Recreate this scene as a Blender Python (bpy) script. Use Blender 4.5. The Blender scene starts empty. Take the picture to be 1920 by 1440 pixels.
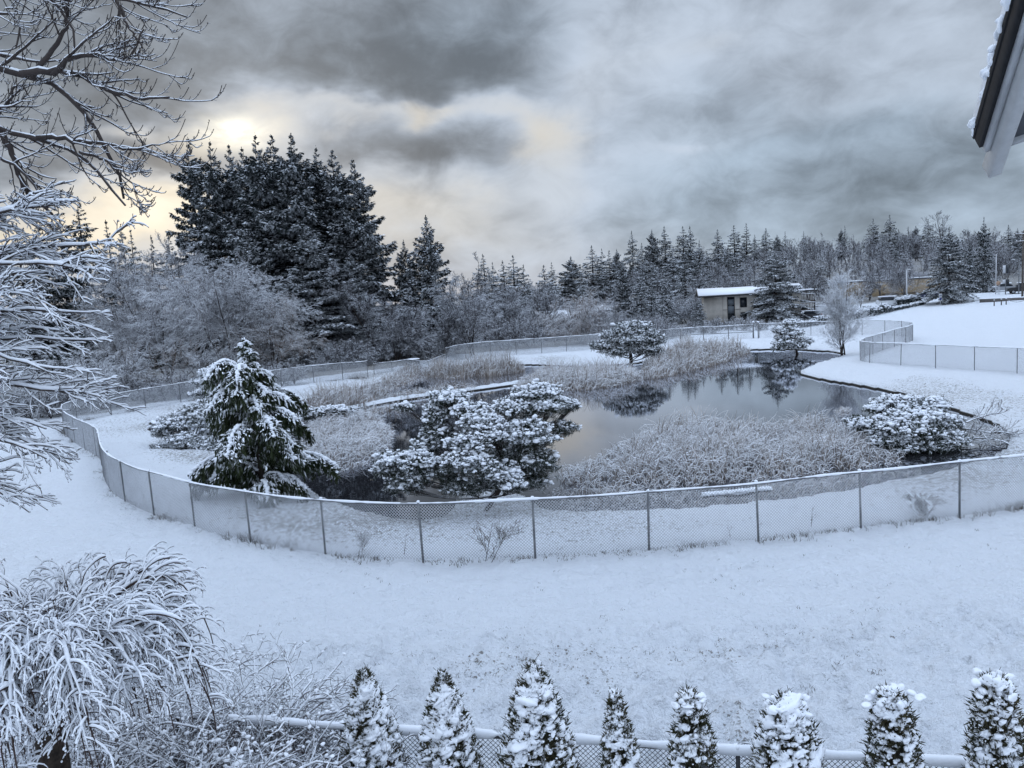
import bpy, math
import numpy as np
from math import sin, cos, atan, atan2, radians, pi, sqrt

# ------------------------------------------------------------------ camera, sky, sun, exposure
scene = bpy.context.scene
COL = scene.collection
F, CX, CY = 1450.0, 960.0, 720.0
CAM_Z, PITCH, ROLL = 7.6, atan(170 / 1450), 0.06
fw = np.array([0, cos(PITCH), -sin(PITCH)])
r0 = np.array([1.0, 0, 0]); u0 = np.array([0, sin(PITCH), cos(PITCH)])
rt = r0 * cos(ROLL) - u0 * sin(ROLL)
up = u0 * cos(ROLL) + r0 * sin(ROLL)
CAM = np.array([0, 0, CAM_Z])
cam_data = bpy.data.cameras.new("camera")
cam_data.sensor_width = 36; cam_data.lens = 36 * F / 1920
cam_data.clip_start = 0.05; cam_data.clip_end = 6000
cam = bpy.data.objects.new("camera", cam_data); COL.objects.link(cam)
from mathutils import Matrix
M = Matrix.Identity(4)
for i in range(3):
    M[i][0] = rt[i]; M[i][1] = up[i]; M[i][2] = -fw[i]; M[i][3] = CAM[i]
cam.matrix_world = M
scene.camera = cam
scene.view_settings.view_transform = 'Standard'
scene.view_settings.look = 'None'
scene.view_settings.exposure = 0.0
scene.view_settings.gamma = 1.0
scene.cycles.max_bounces = 6
scene.cycles.diffuse_bounces = 3
scene.cycles.glossy_bounces = 3
scene.cycles.transparent_max_bounces = 8
scene.cycles.use_denoising = True


def ray(px, py):
    d = fw + rt * (px - CX) / F + up * (CY - py) / F
    return d


def direction(px, py):
    d = ray(px, py); return d / np.linalg.norm(d)


def at_depth(px, py, d):
    return CAM + ray(px, py) * d


def on_plane(px, py, z):
    d = ray(px, py); return CAM + d * (z - CAM_Z) / d[2]


SUN_DIR = direction(432, 245)
SUN_AZ, SUN_EL = atan2(SUN_DIR[0], SUN_DIR[1]), math.asin(SUN_DIR[2])


class Nodes:
    """small helper to write node graphs as expressions"""
    def __init__(s, tree): s.t = tree; s.n = tree.nodes; s.l = tree.links
    def new(s, typ, **kw):
        n = s.n.new(typ)
        for k, v in kw.items(): setattr(n, k, v)
        return n
    def put(s, sock, v):
        if isinstance(v, bpy.types.NodeSocket): s.l.new(v, sock)
        elif v is not None: sock.default_value = v
    def m(s, op, a, b=None, c=None, clamp=False):
        n = s.new('ShaderNodeMath', operation=op, use_clamp=clamp)
        s.put(n.inputs[0], a); s.put(n.inputs[1], b); s.put(n.inputs[2], c)
        return n.outputs[0]
    def mix(s, f, a, b):
        n = s.new('ShaderNodeMix', data_type='RGBA')
        s.put(n.inputs[0], f)
        s.put(n.inputs[6], a if isinstance(a, bpy.types.NodeSocket) else (*a, 1))
        s.put(n.inputs[7], b if isinstance(b, bpy.types.NodeSocket) else (*b, 1))
        return n.outputs[2]
    def noise(s, vec, scale, detail=4, rough=0.55, dist=0.0, dim='3D'):
        n = s.new('ShaderNodeTexNoise', noise_dimensions=dim)
        if vec is not None: s.l.new(vec, n.inputs['Vector'])
        n.inputs['Scale'].default_value = scale; n.inputs['Detail'].default_value = detail
        n.inputs['Roughness'].default_value = rough; n.inputs['Distortion'].default_value = dist
        return n.outputs['Fac']
    def remap(s, v, a, b, c=0.0, d=1.0, smooth=True):
        n = s.new('ShaderNodeMapRange', interpolation_type='SMOOTHSTEP' if smooth else 'LINEAR')
        s.put(n.inputs['Value'], v); s.put(n.inputs['From Min'], a); s.put(n.inputs['From Max'], b)
        s.put(n.inputs['To Min'], c); s.put(n.inputs['To Max'], d)
        return n.outputs['Result']
    def xyz(s, x, y, z=0.0):
        n = s.new('ShaderNodeCombineXYZ'); s.put(n.inputs[0], x); s.put(n.inputs[1], y); s.put(n.inputs[2], z)
        return n.outputs[0]


world = bpy.data.worlds.new("World"); scene.world = world; world.use_nodes = True
wt = world.node_tree; wt.nodes.clear(); W = Nodes(wt)
tc = W.new('ShaderNodeTexCoord')
sp = W.new('ShaderNodeSeparateXYZ'); wt.links.new(tc.outputs['Generated'], sp.inputs[0])
az = W.m('ARCTAN2', sp.outputs[0], sp.outputs[1]); el = W.m('ARCSINE', sp.outputs[2])
nish = W.new('ShaderNodeTexSky', sky_type='NISHITA', sun_disc=False)
nish.sun_elevation = SUN_EL; nish.sun_rotation = SUN_AZ
# cloud noise, flattened towards the horizon
v1 = W.xyz(W.m('MULTIPLY', az, 1.0), W.m('MULTIPLY', el, 1.7), 3.1)
n1 = W.noise(v1, 3.2, 3, 0.5)
v2 = W.xyz(W.m('MULTIPLY', az, 1.0), W.m('MULTIPLY', el, 1.5), 8.7)
n2 = W.noise(v2, 5.0, 6, 0.56)
v3 = W.xyz(W.m('ADD', az, 5.0), W.m('MULTIPLY', el, 1.8), 1.7)
n3 = W.noise(v3, 9.0, 4, 0.5)
waz = W.m('ADD', az, W.m('ADD', W.m('MULTIPLY', W.m('SUBTRACT', n2, 0.5), 0.20), W.m('MULTIPLY', W.m('SUBTRACT', n3, 0.5), 0.08)))
wel = W.m('ADD', el, W.m('ADD', W.m('MULTIPLY', W.m('SUBTRACT', n1, 0.5), 0.12), W.m('MULTIPLY', W.m('SUBTRACT', n3, 0.5), 0.10)))


def lobe(px, py, sx, sy, warp=True):
    d = direction(px, py); a0, e0 = atan2(d[0], d[1]), math.asin(d[2])
    A, E = (waz, wel) if warp else (az, el)
    qa = W.m('MULTIPLY', W.m('SUBTRACT', A, a0), F / sx); qe = W.m('MULTIPLY', W.m('SUBTRACT', E, e0), F / sy)
    q = W.m('ADD', W.m('MULTIPLY', qa, qa), W.m('MULTIPLY', qe, qe))
    return W.m('EXPONENT', W.m('MULTIPLY', q, -1.0))


LOBES = [  # pixel centre and radii of each cloud mass, change of brightness, warmth
    (540, 100, 360, 120, -.20, -.35), (880, 90, 170, 110, -.14, -.3), (300, 300, 120, 40, -.24, 0),
    (90, 170, 190, 120, -.17, -.2), (800, 290, 180, 42, -.20, .0), (960, 60, 70, 60, -.08, 0),
    (1110, 110, 100, 80, .17, .15), (1480, 40, 420, 110, .055, 0), (1750, 90, 120, 60, .05, 0), (920, 195, 120, 32, .24, .45),
    (660, 205, 150, 26, .22, .5), (720, 410, 220, 60, .06, .6), (1010, 250, 60, 40, .14, .5), (790, 190, 40, 24, .10, .6), (1020, 310, 70, 80, .14, .4),
    (290, 385, 150, 50, .50, 1.0), (60, 430, 160, 50, .30, 1.0), (250, 225, 60, 22, .25, .6),
    (432, 250, 110, 45, .26, .8), (1560, 320, 420, 90, -.05, -.8), (1250, 240, 120, 40, .03, 0),
    (1250, 300, 60, 14, .10, .3), (1650, 180, 260, 25, .05, 0), (1000, 460, 260, 60, .02, .25),
    (1650, 420, 450, 80, -.05, -.7), (1300, 70, 70, 25, .03, .1), (1180, 330, 160, 40, .05, .2), (1330, 190, 120, 50, -.06, -.2)]
lum = None; warm = None
for (px, py, sx, sy, a, w) in LOBES:
    g = lobe(px, py, sx, sy)
    t_ = W.m('MULTIPLY', g, a); lum = t_ if lum is None else W.m('ADD', lum, t_)
    if w:
        t_ = W.m('MULTIPLY', g, w); warm = t_ if warm is None else W.m('ADD', warm, t_)
n4 = W.noise(W.xyz(W.m('MULTIPLY', az, 1.0), W.m('MULTIPLY', el, 1.6), 5.2), 15.0, 5, 0.6, 0.6)
thick = W.m('SUBTRACT', 0.55, W.m('MULTIPLY', lum, 1.5))
for nn_, k_ in ((n2, 0.66), (n3, 0.55), (n4, 0.46)):
    thick = W.m('ADD', thick, W.m('MULTIPLY', W.m('SUBTRACT', nn_, 0.5), k_))
core = W.remap(thick, 0.18, 0.86, smooth=False)
lum = W.remap(thick, 0.20, 1.05, 0.66, 0.155)
lum = W.m('ADD', lum, W.m('MULTIPLY', W.remap(thick, 0.15, -0.35, smooth=False), 0.30))
# higher up and behind, the cloud deck is thinner and brighter
high = W.remap(el, 0.47, 0.95)
back = W.remap(W.m('MULTIPLY', sp.outputs[1], -1.0), -0.2, 0.5)
bright = W.m('MAXIMUM', high, W.m('MULTIPLY', back, 0.35))
lum = W.m('ADD', lum, W.m('MULTIPLY', bright, 1.12))
warmc = W.m('MINIMUM', W.m('MAXIMUM', warm, -1.0), 1.0)
cool = W.mix(bright, (0.86, 0.995, 1.19), (0.81, 0.985, 1.27))
cool2 = W.mix(W.m('MAXIMUM', W.m('MULTIPLY', warmc, -1.6), 0.0, clamp=True), cool, (0.79, 0.985, 1.22))
ccol = W.mix(W.m('MAXIMUM', warmc, 0.0), cool2, (1.10, 1.01, 0.85))
sun_core = W.m('MULTIPLY', lobe(434, 250, 66, 26, False), W.m('MAXIMUM', W.m('ADD', W.m('MULTIPLY', n4, 3.2), -.95), .15))
vm = W.new('ShaderNodeVectorMath', operation='SCALE')
wt.links.new(ccol, vm.inputs[0]); W.put(vm.inputs['Scale'], W.m('MULTIPLY', lum, 10.0))
va = W.new('ShaderNodeVectorMath', operation='MULTIPLY_ADD')
W.l.new(W.xyz(sun_core, sun_core, sun_core), va.inputs[0]); va.inputs[1].default_value = (9, 8.3, 6.3)
W.l.new(vm.outputs[0], va.inputs[2])
bgc = W.mix(0.97, nish.outputs[0], va.outputs[0])
bg = W.new('ShaderNodeBackground'); wt.links.new(bgc, bg.inputs[0]); bg.inputs[1].default_value = 0.1
wo = W.new('ShaderNodeOutputWorld'); wt.links.new(bg.outputs[0], wo.inputs[0])

sun_data = bpy.data.lights.new("sun", 'SUN'); sun_data.energy = 0.5; sun_data.angle = radians(15); sun_data.specular_factor = 0.0  # its glow is already in the sky
sun_data.color = (1.0, 0.92, 0.78)
sun = bpy.data.objects.new("sun", sun_data); COL.objects.link(sun)
from mathutils import Vector
sun.rotation_euler = Vector(SUN_DIR).to_track_quat('Z', 'Y').to_euler()

# ------------------------------------------------------------------ mesh helpers
rng = np.random.default_rng(11)
Zv = np.array([0, 0, 1.0])


def nrm(a): return a / (np.linalg.norm(a, axis=-1, keepdims=True) + 1e-12)


class Geo:
    """collects vertices and faces, then links them as one mesh object"""
    def __init__(s): s.v = []; s.f = []; s.n = 0
    def add(s, v, faces, mi=0):
        v = np.asarray(v, float).reshape(-1, 3); faces = np.asarray(faces, dtype=np.int64)
        s.v.append(v); s.f.append((faces + s.n, mi)); s.n += len(v)
    def mesh(s, name, mats, smooth=True, offset=None):
        V = np.concatenate(s.v)
        if offset is not None: V = V - np.asarray(offset)
        me = bpy.data.meshes.new(name)
        nl = sum(f.size for f, _ in s.f); nf = sum(len(f) for f, _ in s.f)
        me.vertices.add(len(V)); me.loops.add(nl); me.polygons.add(nf)
        me.vertices.foreach_set('co', V.astype(np.float32).ravel())
        me.loops.foreach_set('vertex_index', np.concatenate([f.ravel() for f, _ in s.f]).astype(np.int32))
        cnt = np.concatenate([np.full(len(f), f.shape[1]) for f, _ in s.f])
        me.polygons.foreach_set('loop_start', np.concatenate([[0], np.cumsum(cnt)[:-1]]).astype(np.int32))
        me.polygons.foreach_set('material_index', np.concatenate([np.full(len(f), mi) for f, mi in s.f]).astype(np.int32))
        if smooth: me.polygons.foreach_set('use_smooth', np.ones(nf, bool))
        for m_ in (mats if isinstance(mats, (list, tuple)) else [mats]): me.materials.append(m_)
        me.update(calc_edges=True)
        return me
    def obj(s, name, mats, parent=None, smooth=True, offset=None):
        o = bpy.data.objects.new(name, s.mesh(name, mats, smooth, offset)); COL.objects.link(o)
        if parent is not None: o.parent = parent
        elif offset is not None: o.location = offset
        return o


def tubes(g, P, R, sides=4, mi=0, sq=1.0, dz=0.0, caps=False):
    P = np.asarray(P, float); R = np.asarray(R, float)
    if P.ndim == 2: P = P[None]; R = R[None]
    if len(P) == 0: return
    R = np.broadcast_to(R, P.shape[:2])
    T = nrm(np.gradient(P, axis=1))
    ch = P[:, -1] - P[:, 0]
    n_ = np.cross(ch, Zv); bad = np.linalg.norm(n_, axis=1) < 0.02 * np.linalg.norm(ch, axis=1) + 1e-9
    n_[bad] = (1, 0, 0); n_ = nrm(n_)[:, None]
    U = nrm(n_ - (n_ * T).sum(-1, keepdims=True) * T); Wv = np.cross(U, T)
    if caps:
        P = np.concatenate([P[:, :1], P, P[:, -1:]], 1); U = np.concatenate([U[:, :1], U, U[:, -1:]], 1)
        Wv = np.concatenate([Wv[:, :1], Wv, Wv[:, -1:]], 1)
        z = np.full((len(P), 1), 1e-4); R = np.concatenate([z, R, z], 1)
    N, K = P.shape[:2]
    a = np.arange(sides) * 2 * pi / sides + (pi / 4 if sides == 4 else pi / 2)
    V = P[:, :, None] + R[:, :, None, None] * (np.cos(a)[:, None] * U[:, :, None] + sq * np.sin(a)[:, None] * Wv[:, :, None])
    V[..., 2] += dz
    idx = np.arange(N * K * sides).reshape(N, K, sides); nx = np.roll(idx, -1, 2)
    q = np.stack([idx[:, :-1], nx[:, :-1], nx[:, 1:], idx[:, 1:]], -1).reshape(-1, 4)
    g.add(V, q, mi)


def rod(g, p0, p1, r, sides=8, mi=0, r1=None):
    tubes(g, np.array([[p0, p1]], float), np.array([[r, r if r1 is None else r1]]), sides, mi, caps=True)


def kites(g, C, D, Nn, L, Wd, mi=0, belly=0.45):
    """leaf shaped quads: root C, direction D, facing roughly Nn"""
    D = nrm(D); S = nrm(np.cross(D, Nn)); L = np.asarray(L).reshape(-1, 1); Wd = np.asarray(Wd).reshape(-1, 1)
    mid = C + D * L * belly
    V = np.stack([C, mid + S * Wd / 2, C + D * L, mid - S * Wd / 2], 1)
    g.add(V, np.arange(len(C) * 4).reshape(-1, 4), mi)


def icosphere(sub):
    t = (1 + 5 ** .5) / 2
    v = [(-1, t, 0), (1, t, 0), (-1, -t, 0), (1, -t, 0), (0, -1, t), (0, 1, t), (0, -1, -t), (0, 1, -t), (t, 0, -1), (t, 0, 1), (-t, 0, -1), (-t, 0, 1)]
    f = [(0, 11, 5), (0, 5, 1), (0, 1, 7), (0, 7, 10), (0, 10, 11), (1, 5, 9), (5, 11, 4), (11, 10, 2), (10, 7, 6), (7, 1, 8), (3, 9, 4), (3, 4, 2), (3, 2, 6), (3, 6, 8), (3, 8, 9), (4, 9, 5), (2, 4, 11), (6, 2, 10), (8, 6, 7), (9, 8, 1)]
    v = [np.array(p) / np.linalg.norm(p) for p in v]
    for _ in range(sub):
        c = {}; nf = []
        def mid(a, b):
            k = (min(a, b), max(a, b))
            if k not in c:
                p = v[a] + v[b]; v.append(p / np.linalg.norm(p)); c[k] = len(v) - 1
            return c[k]
        for a, b, d in f:
            x, y, z = mid(a, b), mid(b, d), mid(d, a); nf += [(a, x, z), (b, y, x), (d, z, y), (x, y, z)]
        f = nf
    return np.array(v), np.array(f)


ICO = {k: icosphere(k) for k in (1, 2, 3)}


def blobs(g, C, S, sub=1, amp=0.25, freq=2.2, mi=0, axis=None):
    """lumpy balls at C with per axis radii S; optional long axis directions"""
    C = np.asarray(C, float); N = len(C)
    if N == 0: return
    S = np.broadcast_to(np.asarray(S, float), (N, 3)) if np.ndim(S) != 1 or len(np.shape(S)) == 1 and len(S) == 3 else np.repeat(np.asarray(S)[:, None], 3, 1)
    B, Fc = ICO[sub]
    disp = np.zeros((N, len(B)))
    for _ in range(3):
        k = rng.normal(size=(N, 3)) * freq; ph = rng.uniform(0, 6.28, (N, 1))
        disp += np.sin(np.einsum('nj,bj->nb', k, B) + ph)
    V = B[None] * (1 + amp * disp / 1.8)[:, :, None] * S[:, None]
    th = rng.uniform(0, 6.28, N); c, s = np.cos(th), np.sin(th)
    if axis is None:
        V = np.stack([V[..., 0] * c[:, None] - V[..., 1] * s[:, None], V[..., 0] * s[:, None] + V[..., 1] * c[:, None], V[..., 2]], -1)
    else:
        A = nrm(np.asarray(axis, float)); U = nrm(np.cross(A, Zv) + 1e-6); Q = np.cross(U, A)
        V = V[..., 0:1] * A[:, None] + V[..., 1:2] * U[:, None] + V[..., 2:3] * Q[:, None]
    V = V + C[:, None]
    g.add(V, (Fc[None] + np.arange(N)[:, None, None] * len(B)).reshape(-1, 3), mi)


def box(g, c, s, mi=0, ax=None):
    """box with centre c, full sizes s, optional 3 axis vectors"""
    ax = np.eye(3) if ax is None else np.asarray(ax)
    sg = np.array([(x, y, z) for x in (-.5, .5) for y in (-.5, .5) for z in (-.5, .5)])
    V = np.asarray(c) + (sg * np.asarray(s)) @ ax
    g.add(V, [(0, 1, 3, 2), (4, 6, 7, 5), (0, 4, 5, 1), (2, 3, 7, 6), (0, 2, 6, 4), (1, 5, 7, 3)], mi)


def hash2(ix, iy, seed):
    h = np.sin(ix * 127.1 + iy * 311.7 + seed * 74.7) * 43758.5453
    return h - np.floor(h)


def vnoise(x, y, seed=0):
    ix, iy = np.floor(x), np.floor(y); fx, fy = x - ix, y - iy
    fx = fx * fx * (3 - 2 * fx); fy = fy * fy * (3 - 2 * fy)
    a, b = hash2(ix, iy, seed), hash2(ix + 1, iy, seed); c, d = hash2(ix, iy + 1, seed), hash2(ix + 1, iy + 1, seed)
    return (a + (b - a) * fx) * (1 - fy) + (c + (d - c) * fx) * fy


def fbm(x, y, seed=0, oct=4):
    s = 0; a = 0.5
    for o in range(oct): s = s + a * (vnoise(x, y, seed + o) - 0.5); x, y, a = x * 2.03, y * 2.03, a * 0.5
    return s


def sm(t): t = np.clip(t, 0, 1); return t * t * (3 - 2 * t)


def thing(name, label, cat, loc, group=None, rz=0.0):
    o = bpy.data.objects.new(name, None); COL.objects.link(o)
    o.location = loc; o.rotation_euler = (0, 0, rz); o['label'] = label; o['category'] = cat
    if group: o['group'] = group
    o.empty_display_size = 0.2
    return o


def tag(o, label=None, cat=None, group=None, kind=None):
    for k, v in (('label', label), ('category', cat), ('group', group), ('kind', kind)):
        if v: o[k] = v
    return o


def dup(root, loc, rz=0.0, sc=(1, 1, 1), label=None, group=None):
    r = root.copy(); COL.objects.link(r); r.location = loc; r.rotation_euler = (0, 0, rz); r.scale = sc
    if label: r['label'] = label
    if group: r['group'] = group
    for ch in list(root.children):
        c = ch.copy(); COL.objects.link(c); c.parent = r
        for s_ in list(ch.children):
            d = s_.copy(); COL.objects.link(d); d.parent = c
    return r


# ------------------------------------------------------------------ materials
def new_mat(name):
    m_ = bpy.data.materials.new(name); m_.use_nodes = True; t = m_.node_tree; t.nodes.clear(); N = Nodes(t)
    b = N.new('ShaderNodeBsdfPrincipled'); o = N.new('ShaderNodeOutputMaterial'); t.links.new(b.outputs[0], o.inputs[0])
    return m_, N, b


def set_bsdf(N, b, col=None, rough=0.7, spec=0.3, metal=0.0):
    if col is not None: N.put(b.inputs['Base Color'], col if isinstance(col, bpy.types.NodeSocket) else (*col, 1))
    N.put(b.inputs['Roughness'], rough); b.inputs['Specular IOR Level'].default_value = spec
    b.inputs['Metallic'].default_value = metal


def bump(N, b, h, strength=0.5, dist=0.02):
    n = N.new('ShaderNodeBump'); n.inputs['Strength'].default_value = strength; n.inputs['Distance'].default_value = dist
    N.put(n.inputs['Height'], h); N.l.new(n.outputs[0], b.inputs['Normal'])


SNOW = (0.84, 0.87, 0.92)


def plain(name, col, rough=0.6, var=0.25, scale=6.0, spec=0.3, metal=0.0, bmp=0.0):
    m_, N, b = new_mat(name); c = N.new('ShaderNodeTexCoord').outputs['Object']
    n = N.noise(c, scale, 5)
    f = N.remap(n, 0.3, 0.7)
    set_bsdf(N, b, N.mix(f, tuple(x * (1 - var) for x in col), tuple(min(1, x * (1 + var)) for x in col)), rough, spec, metal)
    if bmp: bump(N, b, n, bmp, 0.01)
    return m_


def snowy(name, col, col2, lo, hi, amp=0.5, scale=6.0, rough=0.75, snow=SNOW):
    """snow lies on whatever faces up: the mix follows the surface normal plus noise"""
    m_, N, b = new_mat(name); c = N.new('ShaderNodeTexCoord').outputs['Object']
    gz = N.new('ShaderNodeSeparateXYZ'); N.l.new(N.new('ShaderNodeNewGeometry').outputs['Normal'], gz.inputs[0])
    n = N.noise(c, scale, 4); n2 = N.noise(c, scale * 0.23, 2)
    s_ = N.m('ADD', gz.outputs[2], N.m('MULTIPLY', N.m('SUBTRACT', n, 0.5), amp))
    f = N.remap(s_, lo, hi)
    set_bsdf(N, b, N.mix(f, N.mix(N.remap(n2, 0.35, 0.65), col, col2), snow), rough, 0.2)
    return m_


def snow_mat(name, scale=14.0, strength=0.5, dist=0.02):
    m_, N, b = new_mat(name); c = N.new('ShaderNodeTexCoord').outputs['Object']
    n = N.noise(c, scale, 5)
    set_bsdf(N, b, N.mix(n, tuple(x * .96 for x in SNOW), (.87, .89, .93)), 0.8, 0.2)
    bump(N, b, n, strength, dist)
    return m_


M_SNOW = snow_mat('snow')
M_BARK = snowy('snowy_bark', (.045, .035, .030), (.030, .024, .022), 0.35, 0.75, 0.5, 9)
M_TWIG = snowy('frosted_twig', (.075, .060, .056), (.05, .042, .042), -0.05, 0.6, 0.5, 3)
M_WILLOW = snowy('frosted_willow_twig', (.13, .112, .108), (.09, .082, .084), -.1, .75, .5, .6)
M_TWIG_BROWN = snowy('frosted_brown_twig', (.17, .12, .085), (.11, .08, .06), 0.1, 0.8, 0.5, 2)
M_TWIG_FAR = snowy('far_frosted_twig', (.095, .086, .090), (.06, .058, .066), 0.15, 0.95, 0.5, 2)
M_FIR = snowy('dark_fir_foliage', (.013, .019, .020), (.022, .030, .029), 0.24, 1.0, 0.9, 1.1)
M_SPRUCE = snowy('snowy_spruce_foliage', (.016, .024, .025), (.026, .036, .035), 0.34, 1.0, 0.8, 1.5)
M_PINE_FAR = snowy('snow_dusted_pine', (.030, .042, .034), (.050, .058, .046), -.15, .75, .6, 2.5)
M_PINE = snowy('snowy_pine_needles', (.018, .028, .018), (.032, .040, .024), 0.35, 0.9, 0.5, 6)
M_CEDAR = snowy('weeping_cedar_foliage', (.016, .026, .010), (.035, .045, .018), 0.22, 0.95, 0.7, 5)
M_ARBOR = snowy('arborvitae_foliage', (.030, .034, .016), (.060, .052, .026), 0.6, 1.1, 0.5, 9)
M_REED = snowy('frosted_reed', (.40, .335, .28), (.24, .20, .17), -0.15, 0.75, 0.5, 3)
M_WEED = snowy('frosted_weed', (.13, .11, .09), (.07, .06, .05), 0.45, 1.0, 0.5, 4)
M_METAL = snowy('galvanised_post', (.13, .135, .145), (.20, .205, .21), 0.75, 0.95, 0.3, 20, 0.5)
M_FROSTWIRE = snowy('frosted_wire', (.22, .225, .24), (.30, .31, .33), 0.05, 0.7, 0.5, 8)
M_DARKWIRE = snowy('dark_wire', (.035, .036, .04), (.05, .05, .055), 0.75, 1.1, 0.3, 8, 0.5)
# ------------------------------------------------------------------ ground and pond
ZW = -0.7
HILL_X0 = -10.0


def base_height(X, Y):
    z = 2.9 * sm((X - 35) / 55) * sm((Y - 60) / 75) - 0.35 * sm((-X - 12) / 30) * sm((Y - 35) / 30)
    z = z + 8.5 * sm((Y - 142) / 85) * (0.30 + 0.70 * sm((X + 10) / 60)) * (1 - 0.25 * sm((X - 90) / 60))
    return z


def chaikin(p, n=2, closed=True):
    p = np.asarray(p, float)
    for _ in range(n):
        q = np.roll(p, -1, 0) if closed else p[1:]
        a = p if closed else p[:-1]
        r = np.stack([a * .75 + q * .25, a * .25 + q * .75], 1).reshape(-1, p.shape[1])
        p = r if closed else np.concatenate([p[:1], r, p[-1:]])
    return p


def px_line(pts, z): return np.array([on_plane(x, y, z)[:2] for x, y in pts])


POND_PX = [(1897, 838), (1893, 812), (1850, 789), (1795, 772), (1740, 752), (1680, 737), (1600, 722), (1540, 713), (1497, 703),
           (1512, 692), (1548, 679), (1590, 668), (1570, 661), (1500, 656), (1430, 655), (1330, 662), (1240, 676), (1120, 690), (1000, 684),
           (900, 686), (800, 688), (765, 700), (700, 723), (620, 742), (500, 765), (400, 775), (330, 778), (285, 792), (272, 806), (300, 822), (370, 832),
           (440, 845), (500, 872), (560, 915), (620, 950), (700, 975), (790, 986), (850, 975), (860, 930), (930, 915), (990, 940), (1020, 968), (1100, 972),
           (1240, 966), (1400, 956), (1550, 938), (1700, 908), (1800, 884), (1870, 862)]
POND = chaikin(px_line(POND_PX, ZW), 2)
BERM = chaikin(px_line([(640, 772), (720, 755), (800, 743), (880, 733), (985, 718)], ZW), 2, False)


def seg_dist(X, Y, A, B):
    d = B - A; L = (d * d).sum() + 1e-9
    t = np.clip(((X - A[0]) * d[0] + (Y - A[1]) * d[1]) / L, 0, 1)
    return np.hypot(X - A[0] - t * d[0], Y - A[1] - t * d[1])


def inside(X, Y, P):
    r = np.zeros(X.shape, bool)
    for i in range(len(P)):
        (x0, y0), (x1, y1) = P[i], P[(i + 1) % len(P)]
        c = ((y0 > Y) != (y1 > Y)); r ^= c & (X < (x1 - x0) * (Y - y0) / (y1 - y0 + 1e-12) + x0)
    return r


def pond_dist(X, Y):
    d = np.full(X.shape, 1e9)
    for i in range(len(POND)): d = np.minimum(d, seg_dist(X, Y, POND[i], POND[(i + 1) % len(POND)]))
    return np.where(inside(X, Y, POND), -d, d)


def berm_dist(X, Y):
    d = np.full(X.shape, 1e9)
    for i in range(len(BERM) - 1): d = np.minimum(d, seg_dist(X, Y, BERM[i], BERM[i + 1]))
    return d


def height(X, Y, sd=None):
    X = np.asarray(X, float); Y = np.asarray(Y, float)
    z = base_height(X, Y)
    near = (np.abs(X) < 70) & (Y > 20) & (Y < 140)
    if np.any(near):
        if sd is None:
            sd = np.full(X.shape, 99.0); sd[near] = pond_dist(X[near], Y[near]) if X.ndim else pond_dist(X, Y)
        bd = np.where(near, berm_dist(X, Y), 99) if X.ndim == 0 else np.full(X.shape, 99.0)
        if X.ndim: bd[near] = berm_dist(X[near], Y[near])
        out = ZW + 0.24 + (z - ZW - 0.24) * sm(sd / 5.5)
        ins = ZW - np.minimum(0.9, 0.12 + 0.3 * -sd)
        z = np.where(sd > 0, out, ins)
        z = np.maximum(z, ZW + 0.34 - (bd / 1.2) ** 2)
    return z


def h1(x, y): return float(height(np.array([x]), np.array([y]))[0])


def ground(px, py):
    d = ray(px, py); t = np.geomspace(4, 900, 3000)
    P = CAM + d * t[:, None]; k = np.argmax(P[:, 2] < height(P[:, 0], P[:, 1]))
    return P[k]


def base_at(px, depth, dz=0.0):
    v = -CAM_Z / depth
    for _ in range(6):
        P = CAM + depth * (fw + rt * (px - CX) / F + up * v); v += (h1(P[0], P[1]) + dz - P[2]) / depth
    return P


def stand(px, py, depth):
    """a thing whose top is seen at (px, py): ground point below it and its height"""
    P = at_depth(px, py, depth); z = h1(P[0], P[1]); return np.array([P[0], P[1], z]), P[2] - z


def axis(parts):
    return np.concatenate([np.arange(a, b, s) for a, b, s in parts])


gx = axis([(-700, -160, 30), (-160, -70, 4), (-70, -38, 0.9), (-38, -14, .45), (-14, 14, .095), (14, 34, .24), (34, 70, 0.7), (70, 160, 4), (160, 701, 30)])
gy = axis([(-40, 6, 2.0), (6, 9, .3), (9, 17, .075), (17, 32, .15), (32, 60, .34), (60, 110, .7), (110, 180, 2.5), (180, 320, 6), (320, 1001, 40)])
GX, GY = np.meshgrid(gx, gy)
SD = np.full(GX.shape, 99.0)
nr = (np.abs(GX) < 70) & (GY > 20) & (GY < 140); SD[nr] = pond_dist(GX[nr], GY[nr])
GZ = height(GX, GY, SD)
land = sm((GZ - ZW - 0.12) / 0.25)
nearf = 1 - sm((GY - 45) / 40)
rough_band = sm((GY - 10.5) / 1.5) * (1 - sm((GY - 15.0) / 3)) * (0.4 + 0.6 * vnoise(GX * .35, GY * .35, 5))
bank = (SD > 0) * (1 - sm((SD - 3) / 5.0))
amp = 0.10 + 0.16 * rough_band + 0.12 * bank
GZ = GZ + land * (amp * 1.6 * fbm(GX * 1.1, GY * 1.1, 3) + nearf * (0.10 + .55 * rough_band + .12 * bank) * fbm(GX * 3.6, GY * 3.6, 9, 2)) + 0.3 * land * nearf * fbm(GX * .09, GY * .09, 21, 2)
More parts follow.
